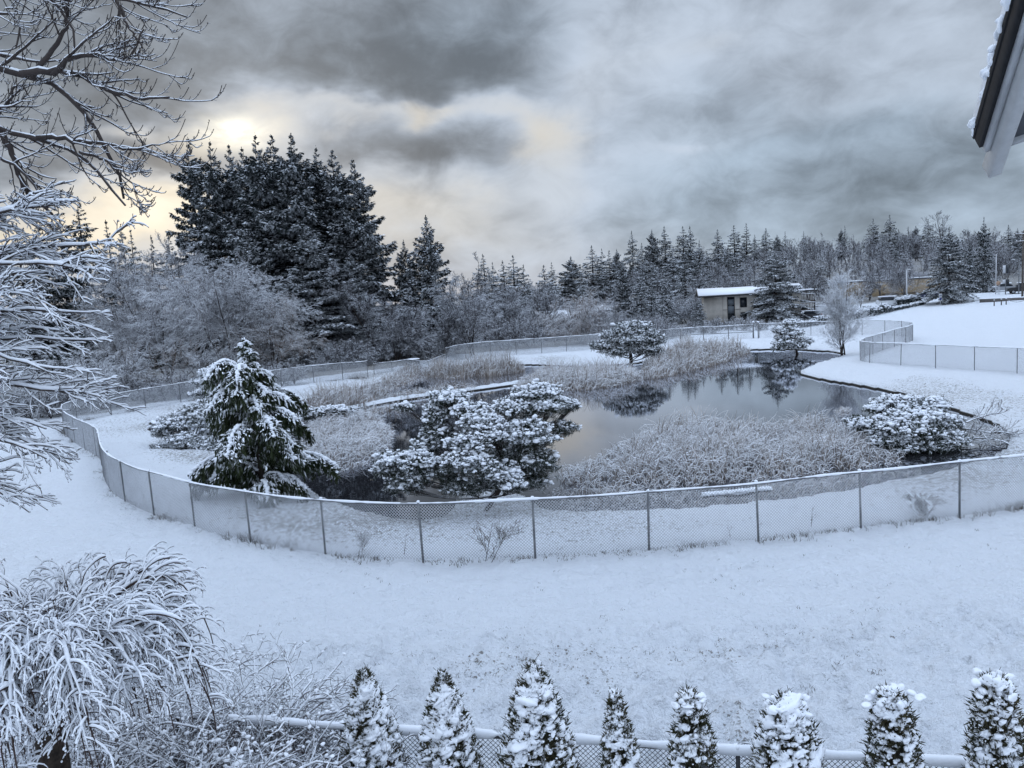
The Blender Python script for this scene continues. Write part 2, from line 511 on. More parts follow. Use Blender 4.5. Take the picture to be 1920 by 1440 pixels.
# paw tracks trodden into the snow along the fence
tr = np.zeros(GX.shape)
for (a, b, n_) in [((560, 1125), (1760, 1010), 90), ((250, 1060), (900, 1118), 50), ((700, 1200), (820, 1165), 16), ((1100, 1110), (1880, 1065), 46)]:
    A, B = on_plane(*a, 0)[:2], on_plane(*b, 0)[:2]
    for k in range(n_):
        t = (k + rng.uniform(-.3, .3)) / n_; p = A + (B - A) * t + rng.normal(0, .12, 2) + np.array([0, .5 * sin(7 * t)])
        w = (np.abs(GX - p[0]) < .4) & (np.abs(GY - p[1]) < .4)
        tr[w] = np.maximum(tr[w], np.exp(-((GX[w] - p[0]) ** 2 + (GY[w] - p[1]) ** 2) / .11 ** 2))
# tussocks of buried grass
trng = np.random.default_rng(15); mound = np.zeros(GX.shape)
for n_, y0, y1, r_a, r_b, h_a, h_b in ((1100, 10.3, 16.5, .08, .22, .06, .19), (2200, 15, 28, .09, .24, .02, .07)):
    X = trng.uniform(-15, 16, n_ * 2); Y = trng.uniform(y0, y1, n_ * 2)
    if y0 < 12: k = vnoise(X * .45, Y * .6, 5) > .38; X, Y = X[k], Y[k]
    for x, y, r_, h_ in zip(X, Y, trng.uniform(r_a, r_b, len(X)), trng.uniform(h_a, h_b, len(X))):
        i0, i1 = np.searchsorted(gx, (x - 3 * r_, x + 3 * r_)); j0, j1 = np.searchsorted(gy, (y - 3 * r_, y + 3 * r_)); s_ = np.s_[j0:j1, i0:i1]
        mound[s_] = np.maximum(mound[s_], h_ * np.exp(-(((GX[s_] - x) ** 2 + (GY[s_] - y) ** 2) / r_ ** 2) ** 1.5))
GZ = GZ - 0.10 * tr + mound * land
g = Geo(); nx_, ny_ = len(gx), len(gy)
ids = np.arange(nx_ * ny_).reshape(ny_, nx_)
g.add(np.stack([GX, GY, GZ], -1), np.stack([ids[:-1, :-1], ids[:-1, 1:], ids[1:, 1:], ids[1:, :-1]], -1).reshape(-1, 4))
m_, N, b = new_mat('snow_covered_ground')
c = N.new('ShaderNodeTexCoord').outputs['Object']; pz = N.new('ShaderNodeSeparateXYZ'); N.l.new(c, pz.inputs[0])
att = N.new('ShaderNodeAttribute'); att.attribute_name = 'grass'
nA = N.noise(c, 1.6, 6, .62); nB = N.noise(c, 7.0, 5, .65); nC = N.noise(c, 26, 3, .6); nD = N.noise(c, .16, 3)
sn = N.mix(nA, (.80, .835, .885), (.87, .895, .935))
grass = N.mix(nC, (.10, .085, .06), (.20, .175, .14))
gsum = N.m('ADD', N.m('MULTIPLY', nB, .6), N.m('MULTIPLY', nC, .4))
thr = N.m('SUBTRACT', 0.80, N.m('MULTIPLY', att.outputs['Fac'], 0.42))
pf = N.remap(N.m('SUBTRACT', gsum, thr), 0.0, 0.07)
col = N.mix(N.m('MULTIPLY', pf, .8), sn, grass)
wet = N.remap(N.m('ADD', pz.outputs[2], N.m('MULTIPLY', nB, .06)), ZW + .17, ZW + .11)
col = N.mix(wet, col, (.028, .024, .020))
set_bsdf(N, b, col, 0.85, 0.15)
nE = N.noise(c, 3.1, 3, .5)
hh = N.m('ADD', N.m('MULTIPLY', nE, .75), N.m('ADD', N.m('MULTIPLY', nB, .55), N.m('MULTIPLY', nC, .18)))
bump(N, b, hh, 1.0, .34)
ground_o = g.obj('snow_ground', m_)
ground_o['kind'] = 'structure'; ground_o['label'] = 'snow covered field and pond banks sloping up to the right'
forest = np.maximum(sm((GY - 138) / 12), sm((GY - 62) / 12) * sm((-GX - 0) / 8 + (GY - 92) / 10 - .2) * .0)
BACK = px_line([(-300, 800), (60, 778), (176, 772), (380, 733), (560, 710), (690, 694), (840, 666), (1000, 653), (1240, 636), (1420, 628)], 0)
BACK = np.concatenate([BACK, [base_at(1440, 150)[:2], base_at(-500, 150)[:2]]])
forest = np.maximum(forest, inside(GX, GY, BACK) * .8)
gr = np.clip(.16 + .58 * rough_band * vnoise(GX * .8, GY * .8, 31) + .52 * bank + .95 * forest + 1.2 * fbm(GX * .12, GY * .12, 40, 3) * .6, 0, 1) * 1.0
gr = np.where((GX > 26) & (GY > 56) & (GY < 125), gr * .15, gr)
a = ground_o.data.attributes.new('grass', 'FLOAT', 'POINT'); a.data.foreach_set('value', gr.ravel().astype(np.float32))

# water: one sheet a little wider than its outline, running under the banks
ctr = POND.mean(0)
nxt = np.roll(POND, -1, 0) - np.roll(POND, 1, 0); area = 0.5 * np.sum(POND[:, 0] * np.roll(POND[:, 1], -1) - np.roll(POND[:, 0], -1) * POND[:, 1])
sgn = 1 if area > 0 else -1
nrmv = nrm(np.stack([nxt[:, 1], -nxt[:, 0]], 1)) * sgn
wx = np.arange(POND[:, 0].min() - 2, POND[:, 0].max() + 2, 1.0); wy = np.arange(POND[:, 1].min() - 2, POND[:, 1].max() + 2, 1.0)
WX, WY = np.meshgrid(wx, wy); wd = pond_dist(WX, WY); keep = wd < 2.2
wi = np.arange(WX.size).reshape(WX.shape); cell = keep[:-1, :-1] & keep[:-1, 1:] & keep[1:, 1:] & keep[1:, :-1]
g = Geo(); g.add(np.stack([WX, WY, np.full(WX.shape, ZW)], -1), np.stack([wi[:-1, :-1], wi[:-1, 1:], wi[1:, 1:], wi[1:, :-1]], -1)[cell])
m_, N, b = new_mat('still_pond_water'); c = N.new('ShaderNodeTexCoord').outputs['Object']
mp = N.new('ShaderNodeMapping'); mp.inputs['Scale'].default_value = (0.55, 1.5, 1); N.l.new(c, mp.inputs['Vector'])
calm = N.noise(c, .09, 3)
set_bsdf(N, b, (.022, .022, .025), .3, 0.0)
rip = N.m('MULTIPLY', N.noise(mp.outputs[0], 2.6, 3, .5), N.remap(calm, .35, .65, .15, 1.0))
bump(N, b, rip, .045, .04)
# a skin of ice and meltwater mirrors more than open water would
gl = N.new('ShaderNodeBsdfGlossy'); gl.inputs['Color'].default_value = (.93, .95, 1, 1); N.put(gl.inputs['Roughness'], N.remap(calm, .45, .62, .012, .04))
fr = N.new('ShaderNodeFresnel'); fr.inputs['IOR'].default_value = 1.36; bn = b.inputs['Normal'].links[0].from_socket; N.l.new(bn, gl.inputs['Normal']); N.l.new(bn, fr.inputs['Normal'])
mx = N.new('ShaderNodeMixShader'); N.put(mx.inputs[0], N.m('ADD', N.m('MULTIPLY', fr.outputs[0], 1.45), .05, clamp=True)); N.l.new(b.outputs[0], mx.inputs[1]); N.l.new(gl.outputs[0], mx.inputs[2])
N.l.new(mx.outputs[0], [n for n in N.n if n.type == 'OUTPUT_MATERIAL'][0].inputs[0])
w_o = g.obj('pond_water', m_); w_o['kind'] = 'structure'; w_o['label'] = 'still dark pond reflecting the cloudy sky'
# ------------------------------------------------------------------ chain link fences
def resample(P, step):
    P = np.asarray(P, float); s = np.concatenate([[0], np.cumsum(np.linalg.norm(np.diff(P, axis=0), axis=1))])
    n = max(2, int(round(s[-1] / step)) + 1); t = np.linspace(0, s[-1], n)
    return np.stack([np.interp(t, s, P[:, k]) for k in range(P.shape[1])], 1), t


def frame_mesh(name, label, cat, path, hgt, wire_r, pitch, wire_mat, posts=None, post_step=3.1, post_r=.03, rail_r=.03, cap=(.055, .07), mid_rail=False, group=None, post_mat=None, smooth_n=2):
    """posts, top rail with a ridge of snow, diagonal wires"""
    xy = chaikin(np.array(path), smooth_n, False)
    XY, S = resample(xy, .35)
    Zg = height(XY[:, 0], XY[:, 1]); k = np.ones(9) / 9; Zs = np.convolve(np.pad(Zg, 4, 'edge'), k, 'valid')
    base = np.array([XY[0, 0], XY[0, 1], Zs[0]])
    t = thing(name, label, cat, base, group)
    at = lambda s: np.stack([np.interp(s, S, XY[:, 0]), np.interp(s, S, XY[:, 1]), np.interp(s, S, Zs)], -1)
    sp_ = posts if posts is not None else np.arange(0.0, S[-1] + .01, S[-1] / max(1, round(S[-1] / post_step)))
    for s in sp_:
        p = at(np.array(s)); q = Geo(); lean = rng.normal(0, .025, 2)
        rod(q, p + (0, 0, -.3), p + (lean[0], lean[1], hgt + .04), post_r, 8)
        blobs(q, [p + (lean[0], lean[1], hgt + .06)], [(post_r * 1.5, post_r * 1.5, post_r * 1.2)], 1, .15, mi=1)
        q.obj('post', [post_mat or M_METAL, M_SNOW], t, offset=base)
    q = Geo(); top = at(S); top[:, 2] += hgt + .012 * np.sin(S * 1.3)
    tubes(q, top[None], np.full((1, len(S)), rail_r), 8); rail = q.obj('top_rail', post_mat or M_METAL, t, offset=base)
    q = Geo(); S2 = np.arange(0, S[-1], .09); c = at(S2); c[:, 2] += hgt + np.interp(S2, S, .012 * np.sin(S * 1.3)) + cap[1] * .55
    rr = cap[0] * (0.55 + .7 * vnoise(S2 * 1.1, S2 * 0, 3) + .35 * vnoise(S2 * 5, S2 * 0, 8)); rr[vnoise(S2 * 2.3, S2 * 0, 17) < .045] *= .3
    tubes(q, c[None], rr[None], 8, sq=cap[1] / cap[0]); q.obj('rail_snow', M_SNOW, rail, offset=base)
    if mid_rail:
        q = Geo(); c = at(S); c[:, 2] += hgt * .48; tubes(q, c[None], np.full((1, len(S)), rail_r), 6); q.obj('middle_rail', post_mat or M_METAL, t, offset=base)
    # wires: two families of diagonals
    K = 7; h0 = .06; zz = np.linspace(h0, hgt - rail_r, K); q = Geo()
    s0 = np.arange(-hgt, S[-1] + hgt, pitch)
    for sg in (1, -1):
        ss = s0[:, None] + sg * (zz[None] - hgt / 2)
        P = at(np.clip(ss, 0, S[-1])); P[..., 2] += zz
        # wires that would run past an end are dropped beyond it
        ok = ((ss > 0) & (ss < S[-1])).sum(1) >= 4
        tubes(q, P[ok], np.full((ok.sum(), K), wire_r), 3, sq=1.0)
    wl = q.obj('chain_link', wire_mat, t, offset=base)
    return t, at, S[-1]


def xy_of(pts): return [ground(x, y)[:2] for x, y in pts]


NEAR_PX = [(2100, 920), (1920, 957), (1757, 975), (1543, 1000), (1326, 1026), (1103, 1040), (879, 1053), (678, 1051), (528, 1030), (409, 1007), (326, 981), (263, 958), (222, 936), (199, 912), (193, 885),
           (190, 862), (170, 850), (140, 833), (120, 815), (121, 803), (140, 793), (176, 786), (219, 778), (271, 768), (327, 758), (380, 748), (460, 735), (545, 724), (620, 715), (690, 708)]
npth = xy_of(NEAR_PX)
fence_main, at_main, L_main = frame_mesh('chain_link_fence', 'long snow-capped chain-link fence curving round the near side of the pond', 'fence', npth, 1.72, .0080, .092, M_FROSTWIRE, post_step=3.3, cap=(.030, .033), post_r=.034)
frame_mesh('chain_link_fence', 'low dark section of chain-link fence beside the snow-topped tub on the far bank', 'fence', xy_of([(702, 702), (770, 692), (838, 681)]), 1.15, .007, .08, M_FROSTWIRE, cap=(.03, .03), smooth_n=0)
frame_mesh('chain_link_fence', 'grey mesh fence in front of the bare trees beyond the far bank', 'fence', xy_of([(838, 682), (860, 674), (980, 665), (1080, 658), (1160, 651), (1236, 645)]), 1.85, .0085, .075, M_FROSTWIRE, cap=(.04, .04), smooth_n=1)
frame_mesh('chain_link_fence', 'fence section with a middle rail on the far bank left of the tall gate posts', 'fence', xy_of([(1238, 645), (1290, 640), (1360, 637), (1412, 634)]), 1.75, .006, .085, M_FROSTWIRE, cap=(.045, .04), mid_rail=True, smooth_n=0, post_r=.05, rail_r=.045)
frame_mesh('chain_link_fence', 'far fence behind the small waterside pine and birch, folding back at a sharp corner', 'fence', xy_of([(1424, 633), (1480, 631), (1537, 629), (1628, 628), (1665, 629), (1700, 632), (1716, 637), (1700, 645), (1660, 656), (1625, 668), (1609, 677), (1625, 681), (1669, 684), (1731, 688), (1798, 693), (1868, 697), (1960, 705), (2080, 716)]), 1.75, .0065, .08, M_FROSTWIRE, cap=(.05, .045), smooth_n=1)
for px_, lab in ((1413, 'left one of two thick gate posts with snow caps on the far bank'), (1422, 'right one of two thick gate posts with snow caps on the far bank')):
    p = ground(px_, 634.0); t = thing('gate_post', lab, 'gate post', p, 'gate posts on the far bank')
    q = Geo(); rod(q, p + (0, 0, -.2), p + (0, 0, 2.05), .07, 10); q.obj('shaft', M_METAL, t, offset=p)
    q = Geo(); blobs(q, [p + (0, 0, 2.1)], [(.15, .15, .1)], 2, .12); q.obj('snow_cap', M_SNOW, t, offset=p)

# foreground fence: its rail is seen at these pixels
fr = [at_depth(330, 1347, 12.2), at_depth(640, 1371, 11.6), at_depth(1000, 1391, 11.0), at_depth(1400, 1413, 10.4), at_depth(1920, 1432, 9.7), at_depth(2300, 1448, 9.3)]
fz = np.mean([p[2] - h1(p[0], p[1]) for p in fr])
frame_mesh('chain_link_fence', 'dark chain-link fence under a thick snow ridge behind the row of arborvitae', 'fence', [p[:2] for p in fr], fz, .0042, .074, M_DARKWIRE, cap=(.055, .060), post_step=2.6, smooth_n=1, post_mat=M_DARKWIRE)

# weeds caught along the foot of the fence
def tuft_blades(g, C, h, n, spread, wid, mi=0, lean=.6):
    N = len(C) * n; B = np.repeat(C, n, 0) + np.concatenate([rng.normal(0, spread, (N, 2)), np.zeros((N, 1))], 1)
    a = rng.uniform(0, 6.28, N); hh = np.repeat(np.broadcast_to(h, len(C)), n) * rng.uniform(.4, 1.1, N); bd = rng.uniform(.1, lean, N) * hh
    s = np.linspace(0, 1, 4)[None, :, None]
    dirv = np.stack([np.cos(a), np.sin(a), np.zeros(N)], 1)[:, None]
    P = B[:, None] + dirv * (bd[:, None, None] * s ** 1.8) + Zv * (hh[:, None, None] * (s - .25 * s ** 2.5 * np.minimum(1, bd / hh)[:, None, None]))
    tubes(g, P, wid * (1.05 - .75 * s[..., 0]) * np.ones((N, 1)), 3, mi)


g = Geo(); ss = np.arange(.5, L_main, .11); ss = ss[vnoise(ss * .8, ss * 0, 4) > .30]
C = at_main(ss); C[:, :2] += rng.normal(0, .14, (len(C), 2)); C[:, 2] = height(C[:, 0], C[:, 1]) - .03
tuft_blades(g, C, .07 + .42 * vnoise(ss * .6, ss * 0, 12) ** 2.0, 8, .08, .007, lean=1.2)
tag(g.obj('fence_weeds', M_WEED), 'dry frosted weeds growing along the foot of the pond fence', 'weeds', kind='stuff')

# rank grass poking through the snow behind the arborvitae row
g = Geo(); N0 = 1500; X = rng.uniform(-11, 14, N0); Y = rng.uniform(11.0, 17, N0)
keep = (vnoise(X * .8, Y * 1.2, 31) > .56) & (vnoise(X * .35, Y * .35, 5) > .3); C = np.stack([X, Y, height(X, Y) - .02], 1)[keep]
tuft_blades(g, C, .09, 5, .05, .006, lean=1.4)
X = rng.uniform(-20, 20, 260); Y = rng.uniform(17, 24, 260); C = np.stack([X, Y, height(X, Y) - .02], 1)
tuft_blades(g, C, .07, 3, .04, .006, lean=1.4)
tag(g.obj('grass_tufts', M_WEED), 'dead grass tufts poking through the snow of the near field', 'grass', kind='stuff')
# ------------------------------------------------------------------ conifers
def bent(dirs, Ls, z0, rise, droop, K, tip=0.0):
    """branch spines from the trunk axis: outward, rising, then drooping"""
    s = np.linspace(0, 1, K)[None, :, None]; L = Ls[:, None, None]
    P = dirs[:, None] * (L * s) * np.array([1, 1, 0])
    zz = z0[:, None, None] + L * (rise[:, None, None] * s - droop[:, None, None] * s ** 2 + tip * s ** 4)
    return np.concatenate([P[..., :2], zz], 2)


def conifer_parts(h, rad, nbr, seed, prof=.8, base=.06, droop=.55, rise=.15, spray=.42, sw=.17, dens=34, fan=.30, hang=.35, top=.02, jag=.35, tip=.1, whorl=0):
    global rng
    keep = rng; rng = np.random.default_rng(seed)
    u = base + (1 - base) * (np.arange(nbr) + rng.uniform(0, 1, nbr)) / nbr
    if whorl:
        u = base + (1 - base) * (np.floor((u - base) / (1 - base) * whorl) + .5 + rng.normal(0, .26, nbr)) / whorl
    u = np.clip(u, 0, .985)
    # bare stretches and thick tufts along the stem
    L = rad * ((1 - u) ** prof + top) * (1 - jag * rng.uniform(0, 1, nbr) ** 1.5)
    L *= 1 + .10 * np.sin(u * 23 + seed); L *= np.minimum(1, .65 + (u - base) * 3) * np.minimum(1, .13 + (1 - u) / .24)
    a = np.arange(nbr) * 2.39996 + rng.normal(0, .4, nbr)
    d = np.stack([np.cos(a), np.sin(a), np.zeros(nbr)], 1)
    dr = droop * (1.1 - .9 * u) * rng.uniform(.6, 1.3, nbr); rs = rise + .55 * u * u + rng.normal(0, .08, nbr)
    P = bent(d, L, u * h, rs, dr, 8, tip)
    gb = Geo(); r = .012 * h * (1 - u) * .35 + .012
    tubes(gb, P, r[:, None] * np.linspace(1, .25, 8)[None], 3, 1)
    n = np.maximum(16, (dens * L * (1.2 if rad > 5 else 1)).astype(int)); N = n.sum(); bi = np.repeat(np.arange(nbr), n)
    s = rng.uniform(.06, 1, N) ** .75
    f = s * 7; i0 = np.minimum(f.astype(int), 6); t = (f - i0)[:, None]
    C = P[bi, i0] * (1 - t) + P[bi, i0 + 1] * t
    lat = np.stack([-d[:, 1], d[:, 0], d[:, 2]], 1)[bi]; dd = d[bi]
    Lb = L[bi]
    wfan = fan * Lb * np.minimum(1, (1.12 - s) * 1.35) * np.minimum(1, s * 3 + .15)
    o = rng.uniform(-1, 1, N) * wfan
    C = C + lat * o[:, None]; C[:, 2] += -np.abs(o) * .28 + rng.normal(0, .05, N) * np.minimum(1.5, Lb)
    low = rng.uniform(0, 1, N) < hang
    D = dd * rng.uniform(.3, 1, (N, 1)) + lat * (np.sign(o) * rng.uniform(.2, 1, N))[:, None] + Zv * rng.uniform(-.45, .25, (N, 1))
    D[low] = dd[low] * .4 + lat[low] * rng.uniform(-.5, .5, (low.sum(), 1)) - Zv * rng.uniform(.5, 1.1, (low.sum(), 1))
    Nn = Zv + rng.normal(0, .38, (N, 3)); Nn[low] = dd[low] + rng.normal(0, .5, (low.sum(), 3))
    ln = spray * rng.uniform(.6, 1.25, N) * np.minimum(1, .38 + .40 * Lb); gc = Geo()
    kites(gc, C, D, Nn, ln, sw * rng.uniform(.7, 1.3, N) * np.minimum(1, .45 + .35 * Lb))
    # leader
    m_ = 12; z = rng.uniform(.95, 1.0, m_) * h; aa = rng.uniform(0, 6.28, m_)
    kites(gc, np.stack([z * 0, z * 0, z], 1), np.stack([np.cos(aa), np.sin(aa), rng.uniform(2, 5, m_)], 1), rng.normal(0, 1, (m_, 3)), spray * .5 * np.ones(m_), sw * .6 * np.ones(m_))
    gt = Geo(); zz = np.linspace(-.6, h * .99, 10); P = np.zeros((1, 10, 3)); P[0, :, 2] = zz; P[0, :, 0] = .02 * h * np.sin(zz / h * 4 + seed) * zz / h * .4
    tubes(gt, P, (.011 * h + .06) * np.linspace(1.1, .04, 10)[None], 8)
    rng = keep
    return gt, gb, gc


def conifer_proto(name, mat, **kw):
    gt, gb, gc = conifer_parts(**kw)
    for v, (f, mi) in zip(gb.v, gb.f): gc.v.append(v); gc.f.append((f + gc.n, mi))
    return gt.mesh('trunk', M_BARK), gc.mesh('crown', [mat, M_BARK], smooth=False)


def conifer(name, meshes, label, cat, px, py, depth, h0, wscale, group=None, rz=None, sink=0.0):
    P, hh = stand(px, py, depth)
    t = thing(name, label, cat, P - np.array([0, 0, sink]), group, rng.uniform(0, 6.28) if rz is None else rz)
    k = (hh + sink) / h0; t.scale = (k * wscale, k * wscale, k)
    for nm, me in zip(('trunk', 'crown'), meshes):
        o = bpy.data.objects.new(nm, me); COL.objects.link(o); o.parent = t
    return t


FIR = [conifer_proto('fir', M_FIR, h=26, rad=6.4, nbr=200, seed=s, prof=.66, base=.05, droop=.70, rise=.20, spray=.46, sw=.19, dens=72, fan=.30, hang=.40, jag=.5, tip=.22, whorl=30) for s in (1, 2, 3)]
SPRUCE = [conifer_proto('spruce', M_SPRUCE, h=18, rad=4.4, nbr=120, whorl=22, seed=s, prof=.85, base=.04, droop=.75, rise=.12, spray=.46, sw=.19, dens=30, fan=.30, hang=.4, jag=.45) for s in (5, 6, 7, 8)]
NARROW = [conifer_proto('narrow', M_FIR, h=18, rad=3.0, nbr=110, whorl=22, seed=s, prof=.7, base=.08, droop=.55, rise=.1, spray=.42, sw=.18, dens=32, fan=.32, hang=.4, jag=.6) for s in (9, 10)]
REDC = [conifer_proto('redcedar', M_FIR, h=20, rad=5.2, nbr=190, seed=s, prof=.75, base=.03, droop=.40, rise=.28, spray=.5, sw=.20, dens=50, fan=.26, hang=.50, jag=.62, tip=.15) for s in (12, 13)]
BIGSP = [conifer_proto('bigspruce', M_SPRUCE, h=16, rad=5.0, nbr=190, whorl=24, seed=s, prof=.8, base=.03, droop=.72, rise=.16, spray=.34, sw=.13, dens=58, fan=.24, hang=.38, jag=.3) for s in (15, 16)]

# the tall stand left of the pond
STAND = [(352, 255, 112, .80, 0, 'leftmost and thinnest-topped fir of the tall dark stand left of the pond'),
         (393, 262, 108, .85, 1, 'second fir from the left in the tall stand, just left of the sun glow'),
         (428, 268, 116, .85, 2, 'fir in the tall stand whose tip sits right under the sun glow'),
         (452, 274, 109, .9, 0, 'shorter fir in the tall stand just right of the sun glow'),
         (478, 250, 106, 1.0, 1, 'high fir in the tall stand, first of the three tallest tips right of the sun'),
         (508, 249, 113, 1.0, 2, 'middle one of the three tallest firs in the dark stand'),
         (545, 248, 104, 1.15, 0, 'broad tallest fir in the middle of the dark stand, snow along its limbs'),
         (592, 274, 110, 1.0, 1, 'fir right of the tallest one in the dark stand'),
         (622, 278, 106, 1.05, 2, 'second fir from the right edge of the tall dark stand'),
         (660, 295, 104, 1.08, 0, 'rightmost fir of the tall stand with limbs reaching out over the bare trees')]
for px, py, d, w, k, lab in STAND:
    conifer('tall_fir', FIR[k], lab, 'fir tree', px, py, d, 26, w * 1.15, 'tall firs of the dark stand left of the pond')
for px, py, d, w, k, lab in [(575, 420, 97, 1.75, 0, 'lower broad fir in front of the tall stand with heavy snow on drooping limbs'), (655, 470, 100, 1.6, 1, 'dark low fir under the right edge of the tall stand'), (460, 430, 100, 1.5, 2, 'low fir in front of the tall stand behind the frosted willow')]:
    conifer('low_fir', FIR[k], lab, 'fir tree', px, py, d, 26, w, 'low firs at the front of the dark stand')
for px, py, d, w, k, lab in [(798, 404, 103, 1.2, 0, 'pointed dark red cedar standing alone right of the tall stand'), (756, 450, 108, 1.05, 1, 'smaller thin-topped cedar touching the left side of the pointed red cedar')]:
    conifer('red_cedar', REDC[k], lab, 'cedar tree', px, py, d, 20, w)
names = ['behind the snowy left branches', 'with twin leader', 'darkest', 'short', 'shortest', 'slim']
for i, (px, py, d, w, k) in enumerate([(30, 420, 100, 1.1, 0), (68, 405, 104, 1.0, 1), (103, 366, 106, 1.0, 2), (146, 370, 110, 1.05, 3), (198, 412, 116, 1.0, 0), (226, 420, 112, 1.0, 1), (244, 428, 120, .9, 2), (283, 442, 120, .9, 3), (316, 440, 118, 1.2, 0)]):
    lab = ('dark conifer at the far left behind the snow-laden maple branches', 'dark conifer second from the left edge behind the maple branches', 'tall dark conifer left one of the two highest behind the maple branches',
           'tall broad conifer right one of the two highest behind the maple branches', 'pointed conifer between the maple branches and the frosted willow', 'conifer just right of the pointed one above the willow thicket',
           'slim conifer above the left shoulder of the willow thicket', 'small conifer tip against the yellow glow left of the tall stand', 'small dark conifer at the left foot of the tall stand')[i]
    conifer('dark_conifer', SPRUCE[k] if i not in (4, 6) else NARROW[k % 2], lab, 'conifer', px, py, d, 18, w * 1.25, 'dark conifers on the left skyline')

# conifers along the far hill: (x, y of the tip, distance, width, kind)
RIDGE = [(905, 477, 165, 1, 0), (923, 491, 170, .9, 1), (942, 489, 160, 1, 0), (961, 478, 150, 1.1, 2), (981, 496, 158, .9, 3), (1019, 497, 150, 1.2, 1), (1034, 491, 175, 1, 2), (1070, 481, 185, 1.5, 4),
         (1109, 461, 190, 1.1, 0), (1128, 466, 195, .9, 1), (1142, 469, 185, 1.0, 2), (1156, 467, 205, 1, 4), (1184, 433, 200, 1.0, 3), (1203, 456, 215, .9, 0), (1222, 431, 205, 1.1, 4), (1245, 424, 210, 1, 1), (1280, 424, 200, 1.1, 2), (1293, 424, 205, 1, 3), (1311, 450, 195, .9, 0),
         (1345, 430, 200, 1.2, 1), (1376, 422, 205, 1.05, 2), (1399, 418, 220, .8, 5), (1415, 440, 225, .9, 3), (1436, 428, 215, 1, 0), (1457, 440, 220, 1, 4), (1472, 434, 225, .8, 5), (1484, 455, 215, 1, 1), (1507, 433, 230, .85, 5), (1519, 453, 235, 1, 2), (1543, 459, 235, 1, 3), (1551, 457, 225, 1, 0),
         (1577, 428, 225, .9, 4), (1584, 423, 215, .95, 5), (1610, 452, 235, 1, 1), (1637, 410, 210, 1.05, 2), (1668, 403, 205, 1.15, 3), (1685, 430, 215, 1, 0), (1703, 427, 220, .9, 1), (1717, 423, 225, 1.1, 4), (1740, 410, 215, 1.1, 2), (1768, 408, 200, .9, 5), (1891, 422, 190, 1, 0), (1908, 428, 195, .9, 4), (1925, 420, 185, 1, 2),
         (1655, 445, 190, 1.2, 0), (1325, 470, 185, 1.2, 2), (1365, 462, 185, 1.2, 3), (1260, 470, 185, 1.2, 0), (1215, 478, 180, 1.2, 1)]
RIDGE.sort()
ords = 'first second third fourth fifth sixth seventh eighth ninth tenth eleventh twelfth thirteenth fourteenth fifteenth sixteenth seventeenth eighteenth nineteenth twentieth'.split()
def ordinal(i):
    if i < 20: return ords[i]
    tens = {2: 'twenty', 3: 'thirty', 4: 'forty'}[(i + 1) // 10]
    return {20: 'twentieth', 30: 'thirtieth', 40: 'fortieth'}.get(i + 1) or tens + '-' + ords[(i + 1) % 10 - 1]
for i, (px, py, d, w, k) in enumerate(RIDGE):
    me, hh, adj = ((SPRUCE[k], 18, 'snow-dusted spruce') if k < 4 else (REDC[i % 2], 20, 'rounded dark cedar') if k == 4 else (NARROW[i % 2], 18, 'narrow spire-like fir'))
    conifer('hill_conifer', me, '%s, %s conifer from the left along the far hill skyline' % (adj, ordinal(i)), 'conifer', px, py, d, hh, w * rng.uniform(1.25, 2.0) * (.8 if k == 4 else 1), 'conifers along the far hill')
# nearer conifers in front of the hill
for nm, me, h0, px, py, d, w, lab in [
    ('dark_cedar', REDC[0], 20, 1166, 487, 132, 1.0, 'big dark cedar behind the round far-bank pine'), ('hill_spruce', SPRUCE[1], 18, 1090, 511, 140, 1.5, 'open snow-streaked spruce left of the big dark cedar'),
    ('dark_spruce', SPRUCE[0], 18, 1200, 511, 130, 1.15, 'first of three dark spruces right of the big dark cedar'), ('dark_spruce', SPRUCE[2], 18, 1219, 510, 133, 1.1, 'middle of three dark spruces right of the big dark cedar'), ('dark_spruce', SPRUCE[3], 18, 1247, 510, 128, 1.25, 'third of three dark spruces, nearest the apartment block'),
    ('hill_spruce', SPRUCE[2], 18, 1283, 479, 160, 1.6, 'light snowy spruce rising behind the three dark spruces'), ('hill_spruce', SPRUCE[3], 18, 1330, 503, 160, 1.3, 'small spruce over the left end of the apartment roof'),
    ('apartment_spruce', BIGSP[0], 16, 1453, 464, 126, 1.7, 'large dark spruce standing against the front of the apartment block'), ('young_fir', BIGSP[1], 16, 1309, 557, 124, 1.3, 'small snowy young fir at the left corner of the apartment block'),
    ('hill_spruce', SPRUCE[0], 18, 1538, 477, 165, 1.4, 'spruce between the apartment block and the tan building'), ('hill_spruce', SPRUCE[1], 18, 1515, 487, 170, 1.3, 'smaller spruce just right of the apartment roof end'), ('hill_spruce', SPRUCE[2], 18, 1679, 458, 165, 1.5, 'left one of two pale spruces above the round bare tree'), ('hill_spruce', SPRUCE[3], 18, 1696, 463, 160, 1.4, 'right one of two pale spruces above the round bare tree'),
    ('roadside_spruce', BIGSP[0], 16, 1780, 424, 122, 1.35, 'broad snow-streaked spruce behind the white field by the road'), ('roadside_spruce', BIGSP[1], 16, 1845, 406, 135, .7, 'tall narrow spruce right of the broad roadside spruce'), ('roadside_spruce', BIGSP[1], 16, 1818, 450, 140, .9, 'half hidden spruce between the two roadside spruces')]:
    conifer(nm, me, lab, 'spruce tree' if 'spruce' in nm else 'fir tree' if 'fir' in nm else 'cedar tree', px, py, d, h0, w)
